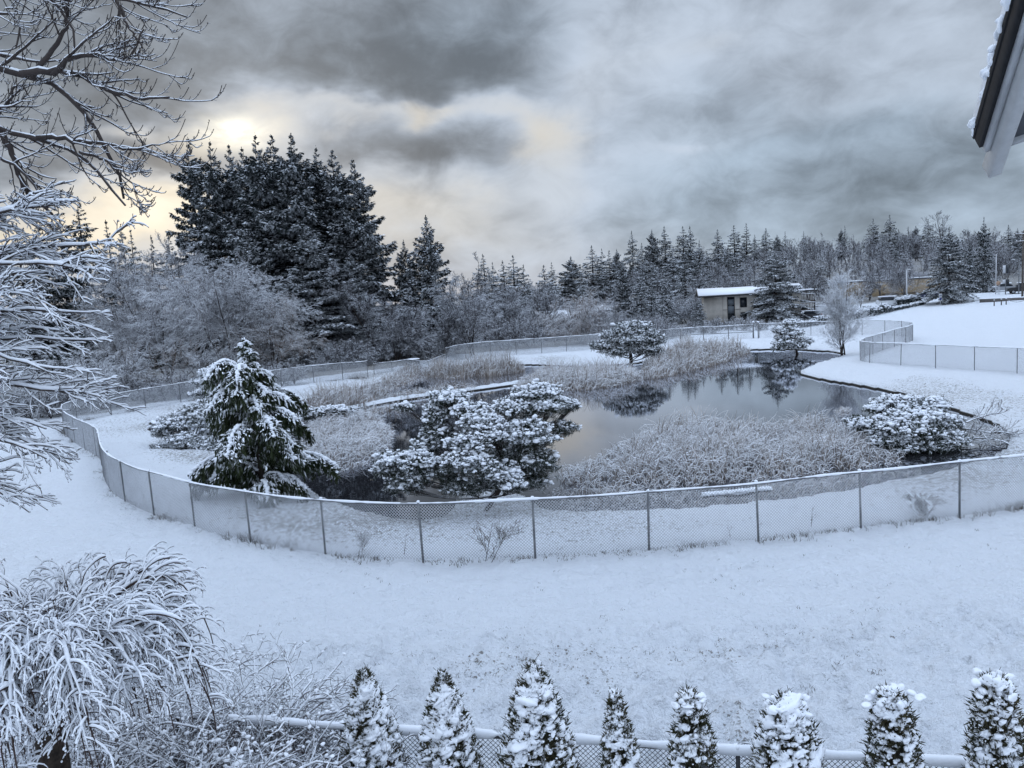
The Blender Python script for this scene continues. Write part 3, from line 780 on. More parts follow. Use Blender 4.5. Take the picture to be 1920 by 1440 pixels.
# ------------------------------------------------------------------ leafless trees
def walk(start, d, L, K, pull, jit):
    """grow N twigs from their starts: K points, pulled towards vector(s) pull, with jitter"""
    N = len(start); P = np.zeros((N, K, 3)); P[:, 0] = start; d = nrm(d); st = (L / (K - 1))[:, None]
    for k in range(1, K):
        P[:, k] = P[:, k - 1] + d * st
        d = nrm(d + pull * (1.0 / K) * (k / K + .4) + rng.normal(0, jit, (N, 3)))
    return P


def spawn(P, R, L, n, t0, t1, lr, ang, K, pull, jit, rr=.55, flat=0.0, lift=0.0):
    """n side twigs on every branch"""
    N, Kp = P.shape[:2]; pi_ = np.repeat(np.arange(N), n); t = rng.uniform(t0, t1, N * n)
    f = t * (Kp - 1); i = np.minimum(f.astype(int), Kp - 2); u = (f - i)[:, None]
    S = P[pi_, i] * (1 - u) + P[pi_, i + 1] * u; T = nrm(P[pi_, i + 1] - P[pi_, i])
    q = rng.normal(0, 1, (N * n, 3)); q[:, 2] *= (1 - flat); q = nrm(q - (q * T).sum(1, keepdims=True) * T)
    a = ang * rng.uniform(.6, 1.35, (N * n, 1)); D = T * np.cos(a) + q * np.sin(a) + Zv * lift
    Ln = L[pi_] * lr * (1.15 - .6 * t) * rng.uniform(.5, 1.2, N * n)
    rp = R[pi_, i] * (1 - u[:, 0]) + R[pi_, i + 1] * u[:, 0]
    Q = walk(S, D, Ln, K, np.asarray(pull, float), jit)
    return Q, (rp * rr)[:, None] * np.linspace(1, .35, K)[None], Ln


def bare_tree(name, label, cat, P0, h, spread, mat, seed, stems=1, n=(9, 8, 7), up=.5, droop=0.0, rmin=.011, trunk_r=None, group=None, bark=None, first=.18, angle=.85, snowcap=0.0, jit=.10, lean=.12):
    global rng
    keep = rng; rng = np.random.default_rng(seed)
    t = thing(name, label, cat, P0, group)
    tr = trunk_r or .012 * h + .03
    a = rng.uniform(0, 6.28, stems); sd = np.stack([np.cos(a) * lean * (2.5 if stems > 1 else 1), np.sin(a) * lean * (2.5 if stems > 1 else 1), np.ones(stems)], 1)
    P = walk(np.zeros((stems, 3)) - (0, 0, .2) + (rng.normal(0, .12, (stems, 3)) * (stems > 1)) * (1, 1, 0), sd, h * .97 * np.concatenate([[1.0], rng.uniform(.75, 1, stems - 1)]) if stems > 1 else np.array([h * .92]), 10, np.array([0, 0, .3]), .045)
    R = tr * np.linspace(1, .12, 10)[None] * np.ones((stems, 1)) / sqrt(stems)
    gt = Geo(); tubes(gt, P, R, 7); gt.obj('trunk', bark or M_BARK, t)
    g = Geo(); Ls = np.full(stems, spread * 1.0)
    P1, R1, L1 = spawn(P, R, Ls, n[0], first, .97, 1.0, angle, 8, (0, 0, up), jit * .6, .55)
    tubes(g, P1, np.maximum(R1, rmin), 4)
    P2, R2, L2 = spawn(P1, R1, L1, n[1], .12, 1, .5, .75, 7, (0, 0, up * .4 - droop * .7), jit, .6)
    tubes(g, P2, np.maximum(R2, rmin), 3)
    P3, R3, L3 = spawn(P2, R2, L2, n[2], .1, 1, .55, .7, 5, (0, 0, -droop * 1.6 + up * .2), jit * 1.3, .6)
    tubes(g, P3, np.maximum(R3, rmin * .8), 3)
    if len(n) > 3:
        P4, R4, L4 = spawn(P3, R3, L3, n[3], .1, 1, .6, .7, 4, (0, 0, -droop * 2.0), jit * 1.3, .6)
        tubes(g, P4, np.maximum(R4, rmin * .7), 3)
    g.obj('crown', mat, t)
    rng = keep
    return t


def bare_px(name, label, cat, px, py, depth, spread, mat, seed, **kw):
    P, hh = stand(px, py, depth)
    return bare_tree(name, label, cat, P, hh, spread, mat, seed, **kw)


FARG = 'bare frosted trees beyond the fences'
# willow thicket left of the stand
bare_px('frosted_willow', 'tall frosted bare willow behind the left bend of the fence', 'willow tree', 290, 462, 88, 6.8, M_WILLOW, 101, stems=4, n=(14, 10, 9, 3), up=.5, droop=.35, rmin=.017, group=FARG, lean=.17)
bare_px('frosted_willow', 'domed frosted willow with trailing twigs in front of the tall stand', 'willow tree', 405, 462, 80, 7.2, M_WILLOW, 102, stems=3, n=(17, 11, 10, 3), up=.15, droop=.85, rmin=.017, group=FARG, angle=1.05, first=.25)
bare_px('frosted_willow', 'lower brownish right shoulder of the willow thicket reaching under the stand', 'willow tree', 500, 555, 82, 5.6, M_TWIG_BROWN, 103, stems=3, n=(13, 10, 9, 2), up=-.1, droop=1.0, rmin=.014, group=FARG, angle=1.15)
bare_px('frosted_willow', 'left frosted bare tree between maple branches and the willow dome', 'willow tree', 215, 495, 92, 5.6, M_WILLOW, 104, stems=4, n=(13, 10, 8, 2), up=.4, droop=.3, rmin=.015, group=FARG)
for i, (px, py, d, s, lab) in enumerate([(300, 600, 76, 3.6, 'brownish arching bush under the domed willow above the left fence'), (235, 620, 74, 3.4, 'frosted bush left of the brownish arching bush'), (180, 640, 70, 3.2, 'frosted bush above the left end of the curved fence'), (375, 632, 77, 3.2, 'low snowy bush behind the weeping cedar tip'), (130, 655, 66, 3.0, 'snowy bush at the left edge behind the curved fence'),
                                         (60, 640, 64, 3.4, 'wide frosted bush at the far left edge behind the maple twigs'), (455, 640, 84, 2.6, 'low bush right of the cedar tip beneath the willow')]):
    bare_px('frosted_bush', lab, 'bush', px, py, d, s, M_TWIG_BROWN if i in (0,) else M_TWIG, 120 + i, stems=6, n=(8, 8, 7), up=-.05, droop=.9, rmin=.013, group='frosted bushes behind the left fence', lean=.42, first=.2)
# foot of the stand, towards the middle
for i, (px, py, d, s, st, lab) in enumerate([(696, 478, 97, 3.2, 1, 'slender bare tree with a pale trunk in front of the dark stand'), (735, 560, 96, 3.6, 3, 'frosted bare tree between the dark stand and the red cedar'), (648, 640, 93, 2.4, 5, 'small frosted bush in front of the dark stand'), (622, 655, 91, 2.2, 5, 'low frosted bush right of the picnic tables'), (700, 640, 95, 2.2, 5, 'frosted bush below the pale slender trunk'), (795, 636, 99, 3.0, 6, 'low tangled bush behind the snow-topped tub'), (765, 610, 99, 2.6, 4, 'frosted bush under the red cedar'),
                                             (868, 474, 108, 3.0, 1, 'bare tree with a thin twiggy top right of the red cedar'), (880, 530, 99, 4.2, 2, 'wide frosted bare tree behind the grey mesh fence'), (835, 590, 98, 3.0, 3, 'frosted bare tree at the stepped end of the grey mesh fence'), (925, 530, 116, 3.4, 2, 'frosted bare tree left of the brown willow'), (965, 545, 112, 3.6, 3, 'dense frosted shrub behind the grey mesh fence'), (1005, 540, 118, 3.6, 2, 'frosted tree beside the hidden grey house'),
                                             (945, 590, 104, 2.6, 4, 'low frosted shrub close behind the grey mesh fence'), (990, 585, 106, 2.6, 4, 'low frosted shrub beside the brown willow')]):
    bare_px('bare_tree' if st < 4 else 'frosted_bush', lab, 'tree' if st < 4 else 'bush', px, py, d, s * 1.15, M_TWIG_FAR if i != 5 else M_TWIG, 140 + i, stems=st + 1, n=(15, 11, 9) if st < 4 else (8, 8, 8), up=.35 if st < 4 else .05, droop=.25 if i not in (5, 8) else .7, rmin=.020, group=FARG, lean=.15 if st < 4 else .4, first=.2)
bare_px('brown_willow', 'brown weeping willow dome behind the far fence left of the pine', 'willow tree', 1085, 545, 107, 5.2, M_TWIG_BROWN, 171, stems=5, n=(16, 12, 10), up=0, droop=1.2, rmin=.016, group=FARG, lean=.3, angle=1.1)
bare_px('brown_willow', 'frosted willow bush spilling right of the brown willow', 'willow tree', 1135, 575, 106, 3.8, M_TWIG_FAR, 172, stems=5, n=(9, 9, 8), up=0, droop=1.0, rmin=.015, group=FARG, lean=.35)
bare_px('frosted_bush', 'rounded frosted bush behind the fence right of the far-bank pine', 'bush', 1240, 598, 108, 2.8, M_TWIG_FAR, 173, stems=7, n=(7, 8, 7), up=.2, droop=.3, rmin=.015, group=FARG, lean=.4)
M_BIRCH = snowy('birch_twig', (.22, .20, .19), (.15, .14, .135), -.8, .3, .4, 3)
# birch by the water, round tree near the cars
bare_px('bare_birch', 'slender white frosted birch with several stems at the water edge', 'birch tree', 1578, 510, 76, 2.9, M_BIRCH, 181, stems=4, n=(22, 9, 8, 2), up=.7, droop=.15, rmin=.010, trunk_r=.16, lean=.06, angle=.7, first=.10)
bare_px('bare_tree', 'round frosted bare tree behind the white light pole', 'tree', 1702, 500, 140, 4.6, M_TWIG_FAR, 182, stems=4, n=(13, 10, 8), up=.5, droop=.1, rmin=.016, lean=.2)
bare_px('bare_tree', 'frosted bare tree between the balconies and the birch', 'tree', 1540, 535, 138, 3.2, M_TWIG_FAR, 183, stems=3, n=(10, 9, 8), up=.5, rmin=.016)
bare_px('bare_tree', 'frosted bare tree in front of the tan building', 'tree', 1612, 520, 135, 3.0, M_TWIG_FAR, 184, stems=2, n=(11, 9, 8), up=.5, rmin=.016)
bare_px('bare_tree', 'tall bare tree showing above the roadside spruce', 'tree', 1775, 390, 175, 6.5, M_TWIG_FAR, 185, stems=1, n=(14, 9, 8), up=.7, rmin=.02)
bare_px('bare_tree', 'bare frosted tree right of the narrow roadside spruce', 'tree', 1885, 470, 150, 4, M_TWIG_FAR, 186, stems=3, n=(12, 9, 8), up=.5, rmin=.02)
for i, (px, py, d, s, lab) in enumerate([(1352, 592, 118, 1.7, 'snowy bush at the left wall of the apartment block'), (1395, 598, 116, 1.6, 'low bush below the apartment windows'), (1425, 600, 114, 1.5, 'low brownish bush left of the apartment spruce foot'), (1470, 602, 112, 1.6, 'low dark bush below the apartment spruce'), (1330, 606, 114, 1.3, 'small frosted bush near the young fir')]):
    bare_px('apartment_bush', lab, 'bush', px, py, d, s, M_TWIG, 190 + i, stems=6, n=(7, 7, 6), up=.1, droop=.4, rmin=.016, group='bushes below the apartment block', lean=.45)

# the wooded hill: one mass of frosted bare trees between the conifers
g = Geo(); gbr = np.random.default_rng(77); keep = rng; rng = gbr
for k in range(460):
    d = gbr.uniform(146, 260); px = gbr.uniform(830, 2050) if k > 60 else gbr.uniform(-150, 900)
    if px < 900: d = gbr.uniform(125, 190)
    P = base_at(px, d); hgt = gbr.uniform(4.5, 8.0) * (1 if px > 1150 else .9)
    st = 2; Pm = walk(np.repeat(P[None], st, 0), np.stack([gbr.normal(0, .2, st), gbr.normal(0, .2, st), np.ones(st)], 1), np.full(st, hgt * .9), 6, np.array([0, 0, .3]), .06)
    R = np.linspace(.10, .03, 6)[None] * np.ones((st, 1)); tubes(g, Pm, R, 3)
    P1, R1, L1 = spawn(Pm, R, np.full(st, hgt * .42), 10, .15, .98, 1, .8, 5, (0, 0, .5), .1); tubes(g, P1, np.maximum(R1, .022), 3)
    P2, R2, L2 = spawn(P1, R1, L1, 9, .1, 1, .55, .75, 4, (0, 0, .1), .15); tubes(g, P2, np.maximum(R2, .02), 3)
    P3, R3, L3 = spawn(P2, R2, L2, 4, .1, 1, .6, .75, 3, (0, 0, .0), .15); tubes(g, P3, np.maximum(R3, .018), 3)
rng = keep
tag(g.obj('hill_wood', M_TWIG_FAR), 'grey frosted leafless wood covering the far hill between the conifers', 'wood', kind='stuff')
# brushwood close behind the fences
g = Geo(); keep = rng; rng = np.random.default_rng(78)
for (xa, xb, da, db, n_, ha, hb) in [(-40, 200, 58, 66, 22, 1.2, 2.6), (180, 560, 66, 76, 40, 1.0, 2.4), (560, 850, 95, 103, 44, 1.4, 3.4), (840, 1240, 112, 118, 70, 1.5, 3.0), (1230, 1420, 108, 122, 34, .8, 1.9), (840, 1330, 125, 145, 90, 3.0, 6.0)]:
    for k in range(n_):
        q = (k + rng.uniform(-.5, .5)) / n_; P = base_at(xa + (xb - xa) * q, da + (db - da) * q + rng.uniform(0, 6)); hgt = rng.uniform(ha, hb); st = 5; a = rng.uniform(0, 6.28, st)
        Pm = walk(np.repeat(P[None], st, 0), np.stack([np.cos(a) * .5, np.sin(a) * .5, np.ones(st)], 1), np.full(st, hgt) * rng.uniform(.7, 1, st), 6, np.array([0, 0, -.2]), .1); R = np.linspace(.05, .018, 6)[None] * np.ones((st, 1)); tubes(g, Pm, R, 3)
        P1, R1, L1 = spawn(Pm, R, np.full(st, hgt * .7), 8, .1, .98, 1, .8, 5, (0, 0, -.4), .12); tubes(g, P1, np.maximum(R1, .017), 3)
        P2, R2, L2 = spawn(P1, R1, L1, 8, .1, 1, .55, .75, 4, (0, 0, -.5), .15); tubes(g, P2, np.maximum(R2, .015), 3)
rng = keep
tag(g.obj('brushwood', M_TWIG_FAR), 'low frosted brushwood along the back of the pond fences', 'brushwood', kind='stuff')
# snag
P, hh = stand(656, 585, 100); t = thing('broken_snag', 'pale broken trunk standing in the dark gap of the stand', 'snag', P); q = Geo()
tubes(q, np.array([[(0, 0, -.2), (.05, 0, hh * .4), (-.15, 0, hh * .75), (-.25, 0, hh)]]), np.array([[.17, .15, .12, .05]]), 7); q.obj('trunk', plain('dead_wood', (.25, .20, .14), .8, .4, 3), t)
# ------------------------------------------------------------------ reeds standing in the pond
def reed_bed(name, label, poly, n, h, wid, seed, mat=None, bend=(.25, 1.5), zbase=ZW - .12):
    global rng
    keep = rng; rng = np.random.default_rng(seed)
    Q = px_line(poly, ZW); lo, hi = Q.min(0), Q.max(0)
    X = rng.uniform(lo[0], hi[0], n * 4); Y = rng.uniform(lo[1], hi[1], n * 4)
    ok = inside(X, Y, Q) & (vnoise(X * 1.1, Y * 1.1, seed) + .35 * vnoise(X * 3, Y * 3, seed + 1) > .38); X, Y = X[ok][:n], Y[ok][:n]; N = len(X)
    Zb = np.maximum(height(X, Y) - .05, zbase)
    hh = h * rng.uniform(.35, 1.05, N) * (.50 + .9 * vnoise(X * .5, Y * .5, seed + 2))
    ed = np.full(N, 1e9)
    for i in range(len(Q)): ed = np.minimum(ed, seg_dist(X, Y, Q[i], Q[(i + 1) % len(Q)]))
    hh *= .38 + .62 * sm(ed / (.9 + .5 * h))
    a = rng.normal(-.6, 1.1, N) + 3.1 * (rng.uniform(0, 1, N) < .4); bd = rng.uniform(bend[0], bend[1], N)
    s = np.linspace(0, 1, 6)[None, :]
    ph = (bd[:, None] * 1.5) * s ** 1.6 * 1.25   # angle from upright along the blade
    st = hh[:, None] / 5
    dx = np.cumsum(np.sin(ph), 1) * st - np.sin(ph[:, :1]) * st; dz = np.cumsum(np.cos(ph), 1) * st - np.cos(ph[:, :1]) * st
    P = np.stack([X[:, None] + np.cos(a)[:, None] * dx, Y[:, None] + np.sin(a)[:, None] * dx, Zb[:, None] + dz], -1)
    P[..., :2] += rng.normal(0, .02, (N, 6, 2))
    g = Geo(); tubes(g, P, wid * rng.uniform(.6, 1.4, (N, 1)) * np.array([1, 1, .95, .85, .7, .4])[None], 3)
    o = g.obj(name, mat or M_REED)
    rng = keep
    return tag(o, label, 'reeds', 'reed beds in the pond', 'stuff')


reed_bed('reed_bed', 'large bed of frosted arching reeds behind the near fence on the right', [(1050, 895), (1150, 845), (1230, 806), (1340, 803), (1440, 806), (1520, 796), (1610, 808), (1690, 832), (1690, 868), (1560, 888), (1400, 905), (1240, 915), (1130, 915), (1050, 908)], 7600, 1.7, .017, 201)
reed_bed('reed_bed', 'thin reeds along the bank just behind the near fence', [(1020, 915), (1200, 920), (1450, 905), (1700, 876), (1760, 890), (1560, 935), (1240, 960), (1060, 962)], 1600, 1.0, .012, 202)
reed_bed('reed_bed', 'dense reed clump between the weeping cedar and the snowy pine', [(570, 800), (640, 778), (715, 785), (738, 812), (730, 850), (690, 872), (640, 885), (590, 885), (560, 850)], 3900, 1.5, .016, 203, bend=(.5, 1.6))
reed_bed('reed_bed', 'low reeds in front of the snowy strip of bank', [(560, 790), (640, 772), (720, 764), (790, 757), (770, 772), (700, 786), (640, 800)], 1500, .9, .015, 204)
reed_bed('reed_bed', 'tall pale reeds on the far left water below the picnic tables', [(545, 768), (600, 752), (700, 735), (730, 742), (690, 765), (600, 778)], 2200, 2.3, .019, 205, bend=(.1, .9))
reed_bed('reed_bed', 'brownish reeds behind the snowy strip of bank', [(690, 752), (760, 735), (900, 728), (880, 740), (760, 752)], 800, .9, .017, 206)
reed_bed('reed_bed', 'rounded reed island below the snow-topped tub', [(785, 706), (800, 695), (980, 690), (985, 698), (930, 706), (850, 712)], 2600, 2.2, .021, 207, bend=(.1, .8))
reed_bed('reed_bed', 'reed bed reaching out from the far bank under the round pine', [(960, 728), (1000, 705), (1060, 698), (1130, 693), (1200, 700), (1205, 716), (1130, 730), (1040, 734)], 4200, 1.9, .021, 208)
reed_bed('reed_bed', 'tall reed bank along the far water right of the round pine', [(1195, 714), (1205, 682), (1260, 664), (1340, 656), (1410, 660), (1380, 674), (1310, 694), (1240, 710)], 5200, 2.3, .024, 209, bend=(.1, 1.0))
reed_bed('reed_bed', 'sparse reeds along the shore slanting up to the snow-topped tub', [(690, 726), (762, 694), (806, 690), (800, 712), (724, 738)], 1500, 1.3, .018, 212, bend=(.1, 1.1))
reed_bed('reed_bed', 'low reeds and sedge at the right tip of the pond', [(1740, 760), (1800, 775), (1880, 805), (1880, 830), (1800, 812), (1740, 790)], 900, .5, .011, 210, bend=(.6, 1.7))
reed_bed('reed_bed', 'small reed tuft standing alone in the open water', [(1562, 772), (1578, 764), (1596, 768), (1592, 778), (1575, 781)], 260, .95, .011, 211, bend=(.3, 1.6))


# ------------------------------------------------------------------ pines built from needle tufts with cushions of snow
def needle_tufts(g, C, size, n, mi, w=.05):
    N = len(C); B = np.repeat(C, n, 0); D = rng.normal(0, 1, (N * n, 3)) + np.array([0, 0, .25]); L = np.repeat(np.broadcast_to(size, N), n) * rng.uniform(.6, 1.1, N * n)
    kites(g, B, D, rng.normal(0, 1, (N * n, 3)), L, L * w * 2.4, mi)


def pine(name, label, cat, base, clumps, tuft, ntuft, snow, mats, seed, trunk_r=.12, needles=22, group=None, sub=1, limb=.035, w=.05, cover=.8, under=.35):
    """clumps: rows of centre xyz, radii abc, snow share"""
    global rng
    keep = rng; rng = np.random.default_rng(seed)
    t = thing(name, label, cat, base, group); base = np.asarray(base)
    clumps = np.asarray(clumps, float); vol = (clumps[:, 3] * clumps[:, 4] * clumps[:, 5]) ** (2 / 3); share = (ntuft * vol / vol.sum()).astype(int) + 4
    C = []; SC = []; gb = Geo()
    top = clumps[np.argmax(clumps[:, 2])][:3]
    for (x, y, z, a, b_, c_, sn), k in zip(clumps, share):
        d = nrm(rng.normal(0, 1, (k, 3))); d[:, 2] = np.where(rng.uniform(0, 1, k) < .75, np.abs(d[:, 2]), d[:, 2])
        r = rng.uniform(.55, 1.05, k)[:, None]; p = np.array([x, y, z]) + d * r * np.array([a, b_, c_])
        p += .22 * np.stack([fbm(p[:, 1] * 2 / tuft * .3, p[:, 2] * 2 / tuft * .3, s_ + seed, 2) for s_ in (1, 2, 3)], 1) * (a + b_)
        C.append(p)
        on = (d[:, 2] > -.05) & (rng.uniform(0, 1, k) < sn) & (vnoise(p[:, 0] * 5 / tuft * .2 + 50, p[:, 2] * 5 / tuft * .2 + p[:, 1] * 3, seed) > .13); SC.append(p[on])
        # limb from the trunk and a few side twigs to the tufts
        s0 = base + (top - base) * np.clip((z - base[2]) / (top[2] - base[2] + .01) * rng.uniform(.35, .65), .05, .9) * np.array([1, 1, 1])
        e = np.array([x, y, z - c_ * .3]); q = np.linspace(0, 1, 7)[:, None]; mid = (s0 + e) / 2 - (0, 0, .12 * np.linalg.norm(e - s0))
        Q = s0 * (1 - q) ** 2 + 2 * mid * q * (1 - q) + e * q ** 2
        tubes(gb, Q[None], np.linspace(limb, limb * .35, 7)[None], 6)
        m_ = min(k, 40); tw = np.stack([Q[rng.integers(3, 7, m_)], (Q[-1] * .4 + p[:m_] * .6) - (0, 0, .05), p[:m_]], 1)
        tubes(gb, tw, np.array([[limb * .3, limb * .22, limb * .12]]) * np.ones((m_, 1)), 4)
    C = np.concatenate(C); SC = np.concatenate(SC)
    gt = Geo(); q = np.linspace(0, 1, 9)[:, None]; P = base - (0, 0, .25) + (top - base + (0, 0, .1)) * q; P[:, :2] += np.sin(q * 5 + seed) * .05 * np.linalg.norm(top - base)
    tubes(gt, P[None], (trunk_r * np.linspace(1.1, .25, 9))[None], 8); tr = gt.obj('trunk', M_BARK, t, offset=base); gb.obj('limbs', M_BARK, tr, offset=base)
    g = Geo(); needle_tufts(g, C, tuft, needles, 0, w)
    # darker inner needles fill the clump
    inner = clumps[rng.integers(0, len(clumps), ntuft // 2)]; ci = inner[:, :3] + nrm(rng.normal(0, 1, (len(inner), 3))) * inner[:, 3:6] * rng.uniform(.1, .6, (len(inner), 1))
    needle_tufts(g, ci, tuft * 1.25, needles // 2, 0, w)
    cr = g.obj('crown', mats, t, smooth=False, offset=base)
    g = Geo(); SC = np.repeat(SC, 3, 0) + rng.normal(0, tuft * .33, (len(SC) * 3, 3)) * (1, 1, .6); k = len(SC); s_ = snow * rng.uniform(.4, 1.0, k) ** 1.0 * (1 + .8 * (rng.uniform(0, 1, k) < .12))
    blobs(g, SC + np.stack([0 * s_, 0 * s_, tuft * .22 + s_ * .2], 1), np.stack([s_ * rng.uniform(.8, 1.7, k), s_ * rng.uniform(.7, 1.1, k), s_ * rng.uniform(.5, .85, k)], 1), sub, .32)
    g.obj('snow_cushions', M_SNOW, cr, offset=base)
    rng = keep
    return t


def clump_px(rows, depth):
    out = []
    for px, py, rx, ry, dd, sn in rows:
        p = at_depth(px, py, depth + dd); m_ = (depth + dd) / F; out.append((*p, rx * m_, (rx + ry) / 2 * m_, ry * m_, sn))
    return out


PB = base_at(905, 28.9)
pine('snowy_pine', 'sprawling dark pine loaded with lumpy snow just behind the near fence', 'pine tree', PB, clump_px([
    (835, 752, 34, 20, .6, 1), (862, 752, 24, 18, .4, 1), (818, 785, 30, 26, .8, .7), (820, 820, 36, 30, .8, .35), (880, 778, 34, 22, .2, 1), (900, 800, 44, 26, -.3, 1), (955, 772, 40, 24, .2, 1), (1005, 742, 48, 22, .5, 1), (1035, 765, 40, 20, .4, .8), (1000, 770, 46, 26, .5, .8),
    (1068, 763, 26, 11, .7, .8), (1052, 808, 32, 20, .9, .25), (985, 812, 50, 24, -.3, 1), (1000, 832, 44, 22, -.3, .9), (930, 825, 46, 28, -.5, .9), (880, 838, 44, 26, -.8, 1), (868, 868, 48, 26, -1.0, 1), (905, 880, 44, 24, -.9, .8), (940, 900, 40, 22, -1.0, 1), (965, 915, 30, 12, -1.1, 1),
    (990, 870, 56, 34, .2, .3), (1010, 880, 40, 30, .4, .15), (950, 868, 44, 34, .1, .3), (840, 890, 50, 30, -.2, .35), (745, 866, 40, 20, -.5, .95), (790, 872, 42, 22, -.5, .9), (722, 884, 24, 13, -.4, .9), (775, 898, 52, 26, -.2, .4), (760, 915, 44, 16, -.1, .5), (880, 915, 60, 24, -.2, .2), (800, 840, 30, 20, .6, .4), (760, 765, 0.1 + 22, 8, .8, .7), (1000, 905, 30, 20, .2, .2)], 28.9),
    .18, 4800, .060, [M_PINE], 301, trunk_r=.15, needles=20, sub=1, w=.05)
FP = np.append(px_line([(1180, 694)], ZW)[0], ZW + .1); FD = float((FP - CAM) @ fw)
pine('far_pine', 'round-topped dark pine standing in the reeds on the far bank', 'pine tree', FP, clump_px([
    (1175, 622, 34, 14, 0, .55), (1150, 632, 30, 12, .4, .5), (1205, 628, 30, 14, .3, .5), (1225, 640, 26, 14, 0, .5), (1185, 642, 40, 14, -.5, .45), (1135, 650, 28, 10, 0, .5), (1155, 660, 36, 9, -.3, .35), (1205, 657, 34, 11, -.4, .35), (1122, 648, 16, 8, .3, .5), (1225, 660, 20, 9, .2, .4), (1180, 612, 24, 9, .2, .6), (1210, 612, 16, 7, .2, .6)], FD),
    .34, 1500, .085, [M_PINE_FAR], 302, trunk_r=.2, needles=14, limb=.06, w=.09)
SP_ = np.append(px_line([(1494, 664)], ZW)[0], ZW + .05); SD_ = float((SP_ - CAM) @ fw)
pine('waterside_pine', 'small open layered pine leaning over the far water by the birch', 'pine tree', SP_, clump_px([
    (1478, 607, 11, 6, 0, .9), (1478, 618, 18, 5, .2, .8), (1462, 622, 14, 4, -.2, .8), (1490, 626, 20, 6, 0, .7), (1468, 634, 18, 5, 0, .7), (1500, 640, 22, 5, .2, .7), (1516, 641, 10, 4, .2, .7), (1470, 645, 22, 6, -.3, .6), (1495, 650, 22, 6, 0, .5), (1458, 654, 12, 4, -.3, .6), (1455, 619, 8, 3, 0, .8)], SD_),
    .36, 560, .11, [M_PINE_FAR], 303, trunk_r=.13, needles=12, limb=.05, w=.09)
BP = base_at(345, 42)
pine('spreading_juniper', 'wide low snowy juniper behind the weeping cedar on the left bank', 'shrub', ground(365, 848), clump_px([
    (330, 800, 42, 22, .5, .55), (365, 778, 40, 16, 1.0, .6), (395, 795, 44, 30, .6, .5), (350, 832, 46, 20, -.4, .55), (400, 838, 46, 20, -.2, .5), (312, 840, 30, 12, -.3, .7), (380, 765, 26, 10, 1.2, .7), (420, 815, 40, 26, .4, .4), (300, 812, 20, 8, .2, .6)], 45.5), .26, 1800, .075, [M_PINE_FAR], 304, trunk_r=.1, needles=16, w=.06)
pine('juniper_bush', 'snow-dotted bush peeking out behind the top left of the weeping cedar', 'shrub', ground(395, 760), clump_px([(395, 700, 26, 10, 0, .9), (412, 694, 14, 8, 0, .9), (385, 715, 26, 9, .2, .8), (400, 735, 30, 14, .3, .6), (372, 738, 14, 10, 0, .6), (405, 755, 26, 14, .2, .4)], 66), .30, 700, .10, [M_PINE_FAR], 305, trunk_r=.1, needles=14, w=.07)
pine('low_shrub', 'snowy low shrub in the water right of the weeping cedar', 'shrub', on_plane(610, 790, ZW), clump_px([(590, 773, 26, 8, 0, .95), (625, 768, 26, 8, .2, .95), (650, 775, 22, 7, .3, .95), (575, 783, 26, 10, 0, .95), (605, 776, 26, 9, 0, .95), (638, 771, 24, 8, .1, .95)], 54), .26, 420, .08, [M_PINE], 306, trunk_r=.06, needles=12, w=.07)
FB = on_plane(1740, 838, ZW); FDp = float((FB - CAM) @ fw)
ft = pine('fallen_pine', 'uprooted pine heaped with snow lying in the water at the right', 'pine tree', FB, clump_px([
    (1670, 758, 40, 16, 1, 1), (1700, 762, 44, 18, .6, 1), (1640, 768, 22, 8, .6, 1), (1745, 768, 40, 20, .8, .9), (1690, 785, 46, 20, -.2, 1), (1735, 792, 48, 22, -.3, .9), (1765, 800, 40, 22, 0, .7), (1700, 808, 46, 20, -.8, .85), (1650, 795, 40, 14, 0, .9), (1730, 818, 46, 18, -.8, .55), (1775, 820, 30, 12, -.3, .6), (1690, 825, 36, 14, -.8, .5), (1610, 790, 22, 10, .4, .8), (1660, 815, 34, 14, -.3, .6), (1700, 838, 44, 14, -.9, .5), (1745, 838, 46, 15, -.9, .4), (1655, 830, 30, 12, -.7, .5), (1785, 832, 34, 12, -.5, .5), (1620, 800, 30, 12, .2, .7)], FDp), .22, 3000, .072, [M_PINE], 307, trunk_r=.05, needles=16, sub=1, w=.06, cover=.9)
# the fallen tree's bare top branches in the water
g = Geo(); A = np.array([at_depth(1790, 800, FDp), at_depth(1860, 812, FDp), at_depth(1795, 826, FDp), at_depth(1800, 790, FDp)]); D = np.array([at_depth(1850, 812, FDp), at_depth(1905, 800, FDp + 1), at_depth(1870, 818, FDp), at_depth(1860, 798, FDp)]) - A
P = walk(A, D, np.array([2.6, 1.6, 2.4, 2.0]), 7, np.array([0, 0, .25]), .22); R = np.full((4, 7), .035); tubes(g, P, R, 5)
P1, R1, L1 = spawn(P, R, np.full(4, 2.2), 14, .1, 1, .5, .9, 5, (0, 0, .3), .2); tubes(g, P1, np.maximum(R1, .016), 4); P2, R2, L2 = spawn(P1, R1, L1, 5, .2, 1, .6, .7, 4, (0, 0, 0), .12); tubes(g, P2, np.maximum(R2, .012), 3)
g.obj('bare_branches', M_TWIG, ft, offset=FB)
